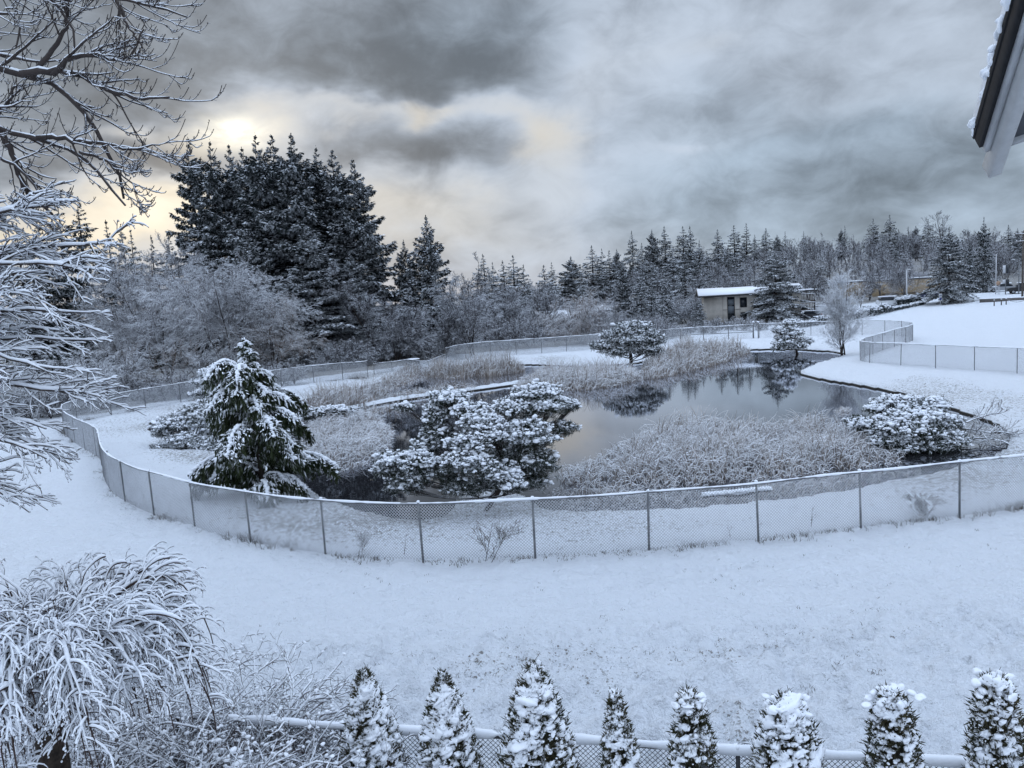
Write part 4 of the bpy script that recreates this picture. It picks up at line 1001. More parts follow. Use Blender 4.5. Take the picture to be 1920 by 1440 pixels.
# log in the shallows, seen through the fence
t = thing('snowy_log', 'snow-covered log lying in the shallows behind the near fence', 'log', on_plane(1380, 938, ZW)); b0 = np.array(t.location); a, b_ = on_plane(1318, 932, ZW + .25), on_plane(1446, 920, ZW + .3)
q = np.linspace(0, 1, 9)[:, None]; P = a + (b_ - a) * q + np.array([0, 0, .06]) * np.sin(q * 9); g = Geo(); tubes(g, P[None], np.full((1, 9), .08), 7, caps=True); g.obj('wood', M_BARK, t, offset=b0)
g = Geo(); blobs(g, a + (b_ - a) * np.linspace(.02, .98, 30)[:, None] + (0, 0, .10), np.stack([np.full(30, .11), np.full(30, .10), np.full(30, .08)], 1), 2, .2); g.obj('snow_cap', M_SNOW, t, offset=b0)

# ------------------------------------------------------------------ weeping cedar
def weeping_cedar():
    global rng
    keep = rng; rng = np.random.default_rng(401)
    D0 = 32.0; tip = at_depth(455, 634, D0); bx = base_at(497, D0); base = np.array([bx[0], bx[1], h1(bx[0], bx[1])])
    t = thing('weeping_cedar', 'green weeping cedar with tiers of snow-topped drooping branches behind the near fence', 'cedar tree', base)
    H = tip[2] - base[2]; tr = lambda u: base + np.array([(tip - base)[0] * u ** 1.0, (tip - base)[1] * u, H * u]) + np.array([.10 * np.sin(u * 6), 0, 0])[None] if np.ndim(u) == 0 else None
    q = np.linspace(-.03, 1, 16); P = base + (tip - base) * q[:, None]; P[:, 0] += .07 * np.sin(q * 9) * q
    gt = Geo(); tubes(gt, P[None], (np.linspace(.15, .02, 16))[None], 9); gt.obj('trunk', M_BARK, t, offset=base)
    gb = Geo(); gc = Geo(); gs = Geo()
    nb = 57; tier = np.repeat(np.linspace(.06, .75, 9), 5); us = np.concatenate([tier + rng.normal(0, .011, 45), np.linspace(.79, .985, 12)])
    for i, u in enumerate(us):
        o = np.array([np.interp(u, q, P[:, k]) for k in range(3)])
        L = (2.45 - .85 * u / .76) * rng.uniform(.5, 1.2) * (1.12 + .22 * cos(i * 1.7)) if u < .77 else np.interp(u, [.78, .86, .985], [.62, .42, .16]) * rng.uniform(.8, 1.2)
        a = i * 2.39996 + rng.normal(0, .3); d = np.array([cos(a), sin(a), 0])
        s = np.linspace(0, 1, 12); lift = rng.uniform(.20, .36); B = o + d * (L * s)[:, None] + Zv * (L * (lift * np.sin(s * 2.6) * 1.25 - .10 * s ** 3 * (1.2 if u < .77 else 2.2)))[:, None]
        tubes(gb, B[None], (.035 * (1.2 - u) * (1.1 - s * .85) + .008)[None], 5)
        lat = np.array([-d[1], d[0], 0])
        # curtains of hanging sprays
        n = int(60 * L) + 14; sv = rng.uniform(.12, 1, n) ** .8; k = np.minimum((sv * 11).astype(int), 10); f = (sv * 11 - k)[:, None]; S = B[k] * (1 - f) + B[k + 1] * f
        off = rng.normal(0, .11 + .06 * L, n) * (1.1 - .4 * sv); S = S + lat * off[:, None] - Zv * (np.abs(off) * .35)[:, None]
        hang = (.26 + .40 * rng.uniform(0, 1, n)) * (1.0 if u < .77 else .42) * (1.0 if L > .9 else .8)
        for lev in range(4):
            c = S - Zv * (hang * lev * .25)[:, None] + rng.normal(0, .02, (n, 3))
            for r_ in range(2):
                dn = np.array([0, 0, -1.0]) + d * .18 + rng.normal(0, .24, (n, 3)); kites(gc, c + rng.normal(0, .025, (n, 3)), dn, rng.normal(0, 1, (n, 3)), hang * rng.uniform(.35, .6, n), rng.uniform(.035, .075, n))
        m2 = n; dn = d * rng.uniform(.4, 1, (m2, 1)) + lat * (np.sign(off) * rng.uniform(.3, .9, n))[:, None] - Zv * rng.uniform(.1, .5, (m2, 1)); kites(gc, S, dn, Zv + rng.normal(0, .4, (m2, 3)), rng.uniform(.12, .26, m2), rng.uniform(.04, .08, m2))
        # snow: a lumpy ridge along the limb and fingers sliding down the curtains
        nr_ = int(15 * L) + 4; sv = np.linspace(.10, 1.0, nr_); R_ = np.stack([np.interp(sv * 11, np.arange(12), B[:, k]) for k in range(3)], 1) + Zv * .045
        w_ = np.minimum(1, (.55 + L * .3)) * rng.uniform(.7, 1.2, nr_)
        blobs(gs, R_ + lat * rng.normal(0, .03, (nr_, 1)), np.stack([.11 * w_, .07 * w_, .05 * w_], 1), 1, .25, axis=np.repeat(d[None], nr_, 0))
        nf = int(13 * L) + 2; pk = rng.integers(0, n, nf); fl = hang[pk] * rng.uniform(.25, .65, nf)
        blobs(gs, S[pk] + (d * .05) + rng.normal(0, .02, (nf, 3)) - Zv * (fl * .42)[:, None] + Zv * .05, np.stack([fl * .5, rng.uniform(.022, .04, nf), rng.uniform(.022, .04, nf)], 1), 1, .22, axis=-Zv + d * .25 + rng.normal(0, .1, (nf, 3)))
    gb.obj('limbs', M_BARK, t, offset=base); cr = gc.obj('crown', M_CEDAR, t, smooth=False, offset=base); gs.obj('snow_load', M_SNOW, cr, offset=base)
    rng = keep


weeping_cedar()

# small bare shrubs and twigs standing against the near fence
for i, (px, py, d, hgt, st, lab) in enumerate([(912, 1048, 0, 1.55, 3, 'small forked shrub with frosted branches against the fence below the snowy pine'), (668, 1046, 0, .95, 2, 'little snowy sapling against the fence left of the forked shrub'), (1738, 968, 0, .9, 7, 'round tuft of frosted twigs at the foot of the fence on the right'), (1372, 1012, 0, .75, 1, 'thin dead stalk by the fence in front of the log'), (1520, 985, 0, .95, 1, 'thin leaning stalk by the fence left of the round tuft'), (755, 1038, 0, .8, 1, 'single dead stalk by the fence between sapling and forked shrub'),
                                              (300, 968, 0, .7, 1, 'dead stalk at the fence near its left bend'), (248, 945, 0, .7, 1, 'short dead stalk at the fence left bend')]):
    P0 = ground(px, py); P0[2] -= .02
    bare_tree('fence_shrub' if st > 1 else 'dead_stalk', lab, 'shrub' if st > 1 else 'stalk', P0, hgt, hgt * (.55 if st > 1 else .22), M_WEED, 420 + i, stems=st, n=(7, 5, 3) if st > 1 else (3, 2, 1), up=.5, rmin=.006, trunk_r=.022 if st > 1 else .016, lean=.28, first=.3)
# ------------------------------------------------------------------ arborvitae row in front of the near fence
M_ARBCORE = plain('arborvitae_inner_twigs', (.028, .026, .016), .9, .5, 9)
M_SNOWN = snow_mat('clinging_snow', 30, .35, .01)


def arborvitae(label, px, py, w1440, ragged, seed, taper=1.0, dense=1.0, rel=-.55):
    global rng
    keep = rng; rng = np.random.default_rng(seed)
    d = np.interp(px, [330, 640, 1000, 1400, 1920], [12.2, 11.6, 11.0, 10.4, 9.7]) + rel
    P, H = stand(px, py, d); P[2] -= .05
    t = thing('arborvitae', label, 'conifer shrub', P, 'snow-loaded arborvitae along the near fence')
    zc = at_depth(px, 1440, d)[2] - P[2]; rb = w1440 / 2 * d / F     # radius at the frame's lower edge
    hv = H - zc
    def rad(z):
        s = np.clip((H - z) / hv, 0, 1.6); return rb * np.where(s < 1, (s * (1.6 - .6 * s)) ** taper, 1 + .12 * (s - 1))
    # inner twigs
    g = Geo(); K = 24; zz = np.linspace(-.1, H * .97, K); a = np.linspace(0, 2 * pi, 20, endpoint=False)
    rr = np.maximum(rad(zz) * (.68 if not ragged else .36), .015)
    V = np.stack([rr[:, None] * np.cos(a) * (1 + .2 * rng.normal(0, 1, (K, 20))), rr[:, None] * np.sin(a) * (1 + .2 * rng.normal(0, 1, (K, 20))), zz[:, None] + 0 * a], -1)
    ids = np.arange(K * 20).reshape(K, 20); nx = np.roll(ids, -1, 1); g.add(V, np.stack([ids[:-1], nx[:-1], nx[1:], ids[1:]], -1).reshape(-1, 4))
    g.obj('trunk', M_ARBCORE, t)
    n = int((3800 if not ragged else 3000) * (rb / .4) * dense); z = H * (1 - rng.uniform(0, 1, n) ** 1.15 * .98); th = rng.uniform(0, 6.28, n)
    e = np.stack([np.cos(th), np.sin(th), 0 * th], 1); r = rad(z) * rng.uniform(.55, 1.0, n) ** .7
    g = Geo(); C = e * r[:, None]; C[:, 2] = z - .05
    # flat upright fans
    for k in range(3):
        D = e * rng.uniform(.15, .9, (n, 1)) + Zv * rng.uniform(.5, 1.2, (n, 1)) + rng.normal(0, .35, (n, 3))
        if ragged: D[: n // 3] = e[: n // 3] * .5 - Zv * rng.uniform(.1, .9, (n // 3, 1)) + rng.normal(0, .3, (n // 3, 3))
        kites(g, C + rng.normal(0, .02, (n, 3)), D, np.cross(e, Zv) + rng.normal(0, .5, (n, 3)), rng.uniform(.05, .13, n), rng.uniform(.010, .024, n))
    # stray twig tips
    m_ = 60; th = rng.uniform(0, 6.28, m_); z = H * rng.uniform(.35, 1.0, m_); e2 = np.stack([np.cos(th), np.sin(th), 0 * th], 1); S = e2 * (rad(z) * .8)[:, None]; S[:, 2] = z - .04
    tubes(g, walk(S, e2 * .5 + Zv, rng.uniform(.08, .22, m_), 5, np.array([0, 0, -.6]), .15), np.array([[.005, .005, .004, .004, .003]]) * np.ones((m_, 1)), 3)
    cr = g.obj('crown', M_ARBOR, t, smooth=False)
    # snow lumps lodged in the foliage
    g = Geo(); n = int((860 if not ragged else 560) * (rb / .4 + .15) * dense); z = H * (1 - rng.uniform(0, 1, n) ** 1.1 * .9); th = rng.uniform(0, 6.28, n); e = np.stack([np.cos(th), np.sin(th), 0 * th], 1)
    r = rad(z) * rng.uniform(.72, 1.02, n); C = e * r[:, None]; C[:, 2] = z + .005
    s = rng.uniform(.016, .052, n) * (1 + .5 * (rng.uniform(0, 1, n) < .16)) * (1.12 if not ragged else .95) * np.minimum(1, .5 + r / .18)
    keepm = vnoise(th * 1.5, z * 4.5, seed) > (.14 if not ragged else .18); C, s, e = C[keepm], s[keepm], e[keepm]; n = len(s)
    ax = nrm(np.cross(e, Zv) + rng.normal(0, .45, (n, 3)) + e * .2 - Zv * rng.uniform(0, .6, (n, 1)))
    blobs(g, C, np.stack([s * rng.uniform(1.0, 1.8, n), s * rng.uniform(.7, 1.1, n), s * rng.uniform(.6, .95, n)], 1), 2, .3, 2.6, axis=ax)
    # small crumbs and a cap
    n = int(900 * (rb / .4 + .1)); z = H * (1 - rng.uniform(0, 1, n) * .9); th = rng.uniform(0, 6.28, n); e = np.stack([np.cos(th), np.sin(th), 0 * th], 1); C = e * (rad(z) * rng.uniform(.75, 1.08, n))[:, None]; C[:, 2] = z + .01; s = rng.uniform(.008, .02, n)
    blobs(g, C, np.stack([s, s, s * .8], 1), 1, .3)
    m_ = 9; blobs(g, np.stack([rng.normal(0, .035, m_), rng.normal(0, .035, m_), H - rng.uniform(-.02, .16, m_)], 1), np.stack([.032 + 0 * rng.uniform(0, 1, m_), .028 + 0 * rng.uniform(0, 1, m_), .04 + 0 * rng.uniform(0, 1, m_)], 1), 2, .3)
    if taper < .7:
        m_ = 26; blobs(g, np.stack([rng.normal(0, rb * .33, m_), rng.normal(0, rb * .33, m_), H - rng.uniform(.02, .22, m_)], 1), np.stack([rng.uniform(.035, .085, m_), rng.uniform(.03, .07, m_), rng.uniform(.025, .045, m_)], 1), 2, .3)
    g.obj('snow_lumps', M_SNOWN, cr)
    t.rotation_euler = (rng.normal(0, .022), rng.normal(0, .03), rng.uniform(0, .6))
    rng = keep


arborvitae('leftmost conical arborvitae in the row, with two pointed tips', 686, 1240, 120, False, 501)
arborvitae('second conical arborvitae from the left, a little shorter than its neighbours', 832, 1256, 112, False, 502)
arborvitae('largest and widest arborvitae of the row, third from the left', 995, 1234, 142, False, 503, taper=.85)
arborvitae('smallest and narrowest arborvitae, right of the largest one', 1162, 1294, 64, True, 504)
arborvitae('narrow brown-twigged arborvitae with a flat top, fifth from the left', 1298, 1288, 82, True, 505, taper=.62)
arborvitae('low broad arborvitae with a thick domed snow cap', 1481, 1308, 122, False, 506, taper=.55)
arborvitae('ragged column-shaped arborvitae second from the right', 1684, 1276, 92, True, 507, taper=.42)
arborvitae('rightmost ragged arborvitae column at the edge of the row', 1878, 1254, 96, True, 508, taper=.40)

# ------------------------------------------------------------------ weeping tree at the lower left
M_BARKD = plain('dark_weeping_bark', (.030, .022, .017), .9, .5, 14, bmp=.8)
M_BARKTW = plain('reddish_twig_bark', (.050, .032, .028), .8, .3, 14)


def snow_on(g, P, R, lump=1.0, sides=6, cut=.0, hz=1.0):
    """snow riding on top of twigs: thick where they run level, thin where they hang"""
    T = nrm(np.gradient(P, axis=1)); lev = np.clip(1.15 - np.abs(T[..., 2]) ** 1.5, .0, 1) ** .8
    N, K = P.shape[:2]; nz = vnoise(np.arange(K)[None] * .9 + np.arange(N)[:, None] * 7.3, np.arange(N)[:, None] * 3.1 + 0 * P[..., 0], 5)
    r = R * lump * (.35 + .95 * lev) * (.55 + .9 * nz); r[:, 0] *= .5; r[:, -1] *= .35
    r = np.where(lev < cut, r * .15, r)
    Q = P.copy(); Q[..., 2] += (R + r * hz) * (.2 + .75 * lev)
    tubes(g, Q, r, sides, sq=1.15)


def weeping_tree():
    global rng
    keep = rng; rng = np.random.default_rng(601)
    D0 = 9.0; head = at_depth(78, 1235, D0); base = np.array([at_depth(90, 1235, D0)[0], head[1], 0]); base[2] = h1(base[0], base[1])
    t = thing('weeping_tree', 'umbrella-shaped weeping tree with thick snow on arching twigs at the lower left', 'weeping tree', base)
    q = np.linspace(0, 1, 14); P = base - (0, 0, .2) + (head - base + (0, 0, .2)) * q[:, None]; P[:, 0] += .05 * np.sin(q * 7); R = np.interp(q, [0, .8, .9, 1], [.20, .16, .20, .22]) * (1 + .06 * np.sin(q * 40))
    gt = Geo(); tubes(gt, P[None], R[None], 14, caps=True)
    blobs(gt, [head + (-.12, .02, .02), head + (.10, 0, .03), head + (0, .1, .06)], [(.16, .15, .15)] * 3, 2, .25)
    gt.obj('trunk', M_BARKD, t, offset=base)
    tw = Geo(); sn = Geo()
    n = 140; a = np.arange(n) * 2.39996 + rng.normal(0, .2, n); L = rng.uniform(.55, 1.0, n)
    reach = (1.48 * L) * (1 + .12 * np.cos(a)); risev = np.interp(L, [.55, 1], [.42, .66]) * rng.uniform(.4, 1.1, n)
    fall = rng.uniform(.5, 1.0, n) * (.55 + .95 * L)
    s = np.linspace(0, 1, 16)[None]
    # arch: goes up fast, peaks about half way out, then bends to hang
    rad_ = reach[:, None] * (1 - (1 - s) ** 1.9); zz = risev[:, None] * np.sin(np.minimum(s * 2.1, 1.0) * pi / 2) * (1 - .0 * s) - fall[:, None] * np.clip((s - .42) / .58, 0, 1) ** 1.7
    head2 = head + (.30, 0, 0)
    B = np.stack([head2[0] + (-.25 * (1 - s)) + rad_ * np.cos(a)[:, None], head2[1] + rad_ * np.sin(a)[:, None], head2[2] + zz], -1)
    B += np.cumsum(rng.normal(0, .011, B.shape), 1)
    Rb = .017 * np.linspace(1.35, .28, 16)[None] * rng.uniform(.7, 1.3, (n, 1)); tubes(tw, B, Rb, 5); snow_on(sn, B, Rb * .62 + .009, 1.0, 7, .3)
    Ls = np.full(n, 1.2)
    P1, R1, L1 = spawn(B, Rb, Ls, 12, .12, .95, .50, .75, 11, (0, 0, -1.9), .08, .55, 0, .55); tubes(tw, P1, np.maximum(R1, .0045), 4); snow_on(sn, P1, np.maximum(R1, .0045) + .006, .95, 6, .35)
    P2, R2, L2 = spawn(P1, R1, L1, 4, .25, 1, .65, .6, 8, (0, 0, -2.4), .09, .6, 0, .2); tubes(tw, P2, np.maximum(R2, .0035), 3); snow_on(sn, P2, np.maximum(R2, .003) + .0035, 1.0, 5, .45)
    # strings of little snow beads on hanging twigs
    C = P2[:, 3:].reshape(-1, 3); C = C[rng.uniform(0, 1, len(C)) < .30]; s_ = rng.uniform(.006, .013, len(C)); blobs(sn, C + (0, 0, .005), np.stack([s_, s_, s_ * 1.1], 1), 1, .25)
    C = P1[:, 6:].reshape(-1, 3); C = C[rng.uniform(0, 1, len(C)) < .40]; s_ = rng.uniform(.008, .018, len(C)); blobs(sn, C + (0, 0, .01), np.stack([s_, s_, s_ * 1.1], 1), 1, .25)
    # stray shoots
    A = head2 + np.array([(.18, .1, .72), (.42, .2, .75), (.75, .3, .68), (-.5, .2, .65), (.95, -.2, .5)]); Dv = np.array([(.3, .1, 1.2), (.3, 0, 1.2), (.4, 0, .9), (-.6, 0, .9), (1, 0, .3)])
    Q = walk(A, Dv, np.array([.55, .5, .55, .6, .55]), 9, np.array([.9, 0, -1.6]), .05); rq = np.full((5, 9), .008); tubes(tw, Q, rq, 5); snow_on(sn, Q, rq + .006, 1, 6)
    br = tw.obj('crown', M_BARKTW, t, offset=base); sn.obj('snow_load', M_SNOWN, br, offset=base)
    rng = keep


weeping_tree()

# brambles and snowed-in undergrowth behind the weeping tree
def thicket(label, X0, X1, Y0, Y1, n, hmax, seed, name='bramble_thicket', lean=.8):
    global rng
    keep = rng; rng = np.random.default_rng(seed)
    X = rng.uniform(X0, X1, n); Y = rng.uniform(Y0, Y1, n); S = np.stack([X, Y, height(X, Y) - .05], 1)
    hh = hmax * (.45 + .75 * vnoise(X * 1.1, Y * 1.1, seed)); a = rng.uniform(0, 6.28, n); D = np.stack([np.cos(a) * lean, np.sin(a) * lean, np.ones(n)], 1)
    g = Geo(); gs = Geo(); P = walk(S, D, hh * 1.5, 10, np.array([0, 0, -1.1]), .20); R = .008 * np.linspace(1.2, .5, 10)[None] * rng.uniform(.6, 1.4, (n, 1))
    tubes(g, P, R, 4); snow_on(gs, P, R + .004, 1.0, 5)
    P1, R1, L1 = spawn(P, R, hh, 8, .15, 1, .5, .9, 6, (0, 0, -.7), .2, .6); tubes(g, P1, np.maximum(R1, .004), 3); snow_on(gs, P1, np.maximum(R1, .004) + .003, 1.0, 5)
    P2, R2, L2 = spawn(P1, R1, L1, 4, .2, 1, .55, .9, 4, (0, 0, -.4), .2, .6); tubes(g, P2, np.maximum(R2, .003), 3)
    C = np.concatenate([P1[:, 2:5].reshape(-1, 3), P2[:, 2:].reshape(-1, 3)]); C = C[rng.uniform(0, 1, len(C)) < .16]; s_ = rng.uniform(.012, .034, len(C)); blobs(gs, C, np.stack([s_ * 1.3, s_, s_ * .7], 1), 1, .28)
    t = thing(name, label, 'thicket', S[0]); b0 = np.array(t.location); st = g.obj('stems', M_BARKTW, t, offset=b0); gs.obj('snow_load', M_SNOWN, st, offset=b0)
    rng = keep


thicket('tangle of snow-laden brambles beneath the weeping tree', -7.2, -4.1, 9.8, 11.6, 420, 1.75, 611)
thicket('lower snowy brambles along the near fence right of the weeping tree', -4.5, -2.9, 9.9, 11.2, 140, 1.05, 612)
thicket('heavily snowed shrub twigs at the bottom edge beside the first arborvitae', -4.8, -2.5, 8.3, 9.3, 110, 1.55, 613)
thicket('thin snowy twigs at the fence foot between the arborvitae', -1.8, 4.5, 9.5, 10.2, 80, .8, 614)

# ------------------------------------------------------------------ big bare maple entering from the left
M_BARKM = snowy('maple_bark', (.042, .034, .032), (.060, .048, .044), .55, .95, .5, 12)


def maple():
    global rng
    keep = rng; rng = np.random.default_rng(701)
    D0 = 9.5; base = np.array([-10.2, 9.6, 0]); base[2] = h1(base[0], base[1])
    t = thing('bare_maple', 'bare maple reaching in from the left edge with thin snow on its upturned twigs', 'maple tree', base)
    q = np.linspace(0, 1, 10)[:, None]; P = base - (0, 0, .2) + np.array([.4, .1, 12.8]) * q + np.array([.12, 0, 0]) * np.sin(q * 6)
    gt = Geo(); tubes(gt, P[None], np.linspace(.34, .12, 10)[None], 12); gt.obj('trunk', M_BARKM, t, offset=base)
    g = Geo(); gs = Geo()
    def limb(px, d, r0_, r1_):
        k = np.linspace(0, 1, len(px)); ds = np.linspace(d[0], d[1], len(px)); A = np.array([at_depth(x, y, dd) for (x, y), dd in zip(px, ds)])
        A = chaikin(A, 2, False); A, _ = resample(A, np.linalg.norm(np.diff(A, axis=0), axis=1).sum() / 17); A = A[:18] if len(A) >= 18 else np.concatenate([A, np.repeat(A[-1:], 18 - len(A), 0) + np.linspace(0, .01, 18 - len(A))[:, None]])
        return A, np.linspace(r0_, r1_, 18)
    LB = [limb([(-330, -60), (-150, 70), (0, 128), (60, 143), (130, 168), (175, 230), (215, 305), (232, 372)], (9.8, 9.2), .075, .014), limb([(40, 138), (90, 133), (150, 140), (215, 175), (270, 188), (318, 182)], (9.3, 9.0), .045, .010), limb([(62, 142), (95, 100), (120, 65), (128, 20), (140, -40)], (9.3, 9.6), .035, .012), limb([(100, 140), (130, 108), (175, 98), (228, 118), (258, 88), (270, 55)], (9.2, 9.0), .032, .009),
          limb([(-330, 110), (-120, 190), (0, 242), (80, 262), (140, 282), (190, 330), (235, 385)], (9.6, 9.0), .065, .012), limb([(70, 258), (130, 262), (190, 268), (240, 282), (300, 272)], (9.2, 8.9), .032, .008), limb([(0, 245), (25, 290), (40, 340), (80, 385), (110, 420)], (9.4, 9.3), .04, .012), limb([(-330, -200), (-60, -90), (90, -40), (190, -10), (240, 0), (290, 8), (350, 32)], (9.6, 9.0), .05, .010),
          limb([(-200, -120), (0, -60), (90, -10), (140, 50), (138, 110)], (9.5, 9.3), .04, .010), limb([(200, -30), (225, 10), (240, 50), (268, 90)], (9.1, 9.0), .022, .007), limb([(-300, 60), (-60, 40), (10, 20), (40, 40), (30, 90)], (9.6, 9.2), .035, .010), limb([(-40, 235), (10, 205), (30, 150), (55, 180)], (9.5, 9.4), .022, .008), limb([(150, 285), (200, 300), (250, 345), (262, 348)], (9.1, 9.0), .02, .007), limb([(-300, 250), (-80, 260), (10, 300), (60, 330), (90, 390)], (9.5, 9.1), .045, .010),
          limb([(-320, -330), (-100, -220), (60, -160), (180, -120), (300, -60)], (9.7, 9.2), .05, .010)]
    B = np.stack([a for a, _ in LB]); R = np.stack([r for _, r in LB]); B[:, 1:-1] += rng.normal(0, .012, B[:, 1:-1].shape)
    # limbs outside the picture run back to the trunk
    k0 = [0, 4, 7, 8, 10, 13, 14]; tk = np.array([base + np.array([.4, .1, 0]) * .8 + (0, 0, B[i, 0, 2] - base[2] - .5) for i in k0]); tubes(g, np.stack([tk, (tk + B[k0, 0]) / 2 + (0, 0, .05), B[k0, 0]], 1), np.stack([R[k0, 0] * 1.25, R[k0, 0] * 1.1, R[k0, 0]], 1), 8)
    tubes(g, B, R, 7); snow_on(gs, B, R * .42 + .001, .75, 6)
    Ls = np.array([np.linalg.norm(np.diff(b, axis=0), axis=1).sum() for b in B])
    toR = np.array([.55, 0, -.55])
    P1, R1, L1 = spawn(B, R, np.minimum(Ls, 1.9), 11, .22, 1, .62, .62, 12, toR, .07, .5, .3)
    # twigs droop, then turn up at the tip
    w = np.linspace(0, 1, 12)[None, :, None]; P1 += Zv * (L1[:, None, None] * .25 * np.clip(w - .5, 0, 1) ** 2 * 4 * .45)
    tubes(g, P1, np.maximum(R1, .0048), 5); snow_on(gs, P1, np.maximum(R1, .005) * .45 + .0015, .85, 5)
    P2, R2, L2 = spawn(P1, R1, L1, 5, .15, 1, .5, .6, 9, (.35, 0, -.5), .06, .6, .2); w = np.linspace(0, 1, 9)[None, :, None]; P2 += Zv * (L2[:, None, None] * np.clip(w - .4, 0, 1) ** 2 * 1.6)
    tubes(g, P2, np.maximum(R2, .0042), 4); snow_on(gs, P2, np.maximum(R2, .004) * .4 + .0015, .85, 5)
    P3, R3, L3 = spawn(P2, R2, L2, 6, .1, 1, .22, .8, 4, (0, 0, .7), .08, .7); tubes(g, P3, np.maximum(R3, .0036), 3)
    br = g.obj('crown', M_BARKM, t, offset=base); gs.obj('snow_load', M_SNOWN, br, offset=base)
    rng = keep


def laden_maple():
    """lower tree in front of it, its level branches piled with snow"""
    global rng
    keep = rng; rng = np.random.default_rng(711)
    base = np.array([-8.6, 9.2, 0]); base[2] = h1(base[0], base[1])
    t = thing('snowy_tree', 'lower tree at the left edge whose level branches carry thick white snow', 'tree', base)
    q = np.linspace(0, 1, 9)[:, None]; P = base - (0, 0, .2) + np.array([.5, 0, 8.6]) * q; gt = Geo(); tubes(gt, P[None], np.linspace(.24, .06, 9)[None], 10); gt.obj('trunk', M_BARKM, t, offset=base)
    g = Geo(); gs = Geo(); rows = []
    for (x0, y0, x1, y1, d0, d1) in [(-280, 560, 120, 400, 9.2, 8.6), (-280, 600, 180, 440, 9.2, 8.8), (-280, 560, 215, 490, 9.0, 8.6), (-280, 640, 150, 500, 9.3, 9.0), (-280, 640, 160, 585, 9.0, 8.4), (-280, 690, 130, 640, 9.2, 8.8), (-280, 720, 185, 640, 9.0, 8.7), (-280, 760, 120, 720, 9.1, 8.5), (-280, 760, 185, 740, 9.0, 8.6),
                                     (-280, 790, 100, 800, 9.0, 8.5), (-280, 820, 80, 880, 9.0, 8.4), (-280, 520, 60, 380, 9.3, 9.0), (-280, 480, 20, 400, 9.2, 8.8), (-280, 700, 60, 580, 9.2, 9.2), (-280, 620, 90, 540, 9.0, 8.2), (-280, 850, 60, 960, 9.0, 8.5), (-280, 740, 110, 850, 9.0, 8.6), (-280, 660, 80, 690, 8.8, 8.2), (-280, 600, 60, 470, 9.1, 9.4)]:
        A = at_depth(x0, y0, d0); B = at_depth(x1, y1, d1); s = np.linspace(0, 1, 14)[:, None]; M_ = A + (B - A) * s + Zv * (.18 * np.sin(s * pi)) + np.cumsum(rng.normal(0, .02, (14, 3)), 0) * np.minimum(1, s * 3); rows.append(M_)
    B = np.stack(rows); R = .021 * np.linspace(1.5, .35, 14)[None] * rng.uniform(.8, 1.2, (len(B), 1)); tubes(g, B, R, 6); snow_on(gs, B, R * .55 + .005, 1.0, 8)
    tk = np.stack([np.full(len(B), base[0] + .35), np.full(len(B), base[1]), B[:, 0, 2] - .45], 1); tubes(g, np.stack([tk, B[:, 0]], 1), np.stack([R[:, 0] * 1.2, R[:, 0]], 1), 6)
    Ls = np.full(len(B), 2.3)
    P1, R1, L1 = spawn(B, R, Ls, 15, .2, 1, .38, .55, 10, (.4, 0, -.30), .06, .6, .45); tubes(g, P1, np.maximum(R1, .006), 5); snow_on(gs, P1, np.maximum(R1, .005) * .6 + .0042, 1.0, 7)
    P2, R2, L2 = spawn(P1, R1, L1, 7, .15, 1, .5, .6, 7, (.4, 0, -.45), .09, .6, .5); tubes(g, P2, np.maximum(R2, .0045), 4); snow_on(gs, P2, np.maximum(R2, .004) * .6 + .0028, 1.0, 6)
    P3, R3, L3 = spawn(P2, R2, L2, 2, .3, 1, .5, .7, 5, (.2, 0, -.2), .08, .7); tubes(g, P3, np.maximum(R3, .0036), 3); snow_on(gs, P3, np.maximum(R3, .003) * .6 + .002, .9, 4)
    br = g.obj('crown', M_BARKM, t, offset=base); gs.obj('snow_load', M_SNOWN, br, offset=base)
    rng = keep


maple(); laden_maple()
# ------------------------------------------------------------------ apartment block
M_WALL = plain('cream_siding', (.46, .43, .39), .8, .12, 1.2); M_DARKGLASS = plain('dark_glass', (.016, .02, .026), .12, .2, 2, .5); M_TRIM = plain('dark_trim', (.05, .048, .05), .6, .2, 4); M_ROOFSNOW = snow_mat('roof_snow', 3, .3, .04)
M_RAILING = plain('balcony_wood', (.07, .055, .048), .8, .3, 6)


def local_axes(p, ang=0.0):
    """right, back, up axes of something facing the camera, turned by ang"""
    f = np.array([p[0], p[1], 0.0]); f = nrm(f); c, s = cos(ang), sin(ang); f = np.array([f[0] * c - f[1] * s, f[0] * s + f[1] * c, 0]); r = np.array([f[1], -f[0], 0]); return np.stack([r, f, Zv])


def placed(name, label, cat, px, depth, ang=0.0, group=None, dz=0.0):
    p = base_at(px, depth); p[2] = h1(p[0], p[1]) + dz; t = thing(name, label, cat, p, group); ax = local_axes(p, ang)
    t.rotation_euler = (0, 0, atan2(ax[0][1], ax[0][0])); return t


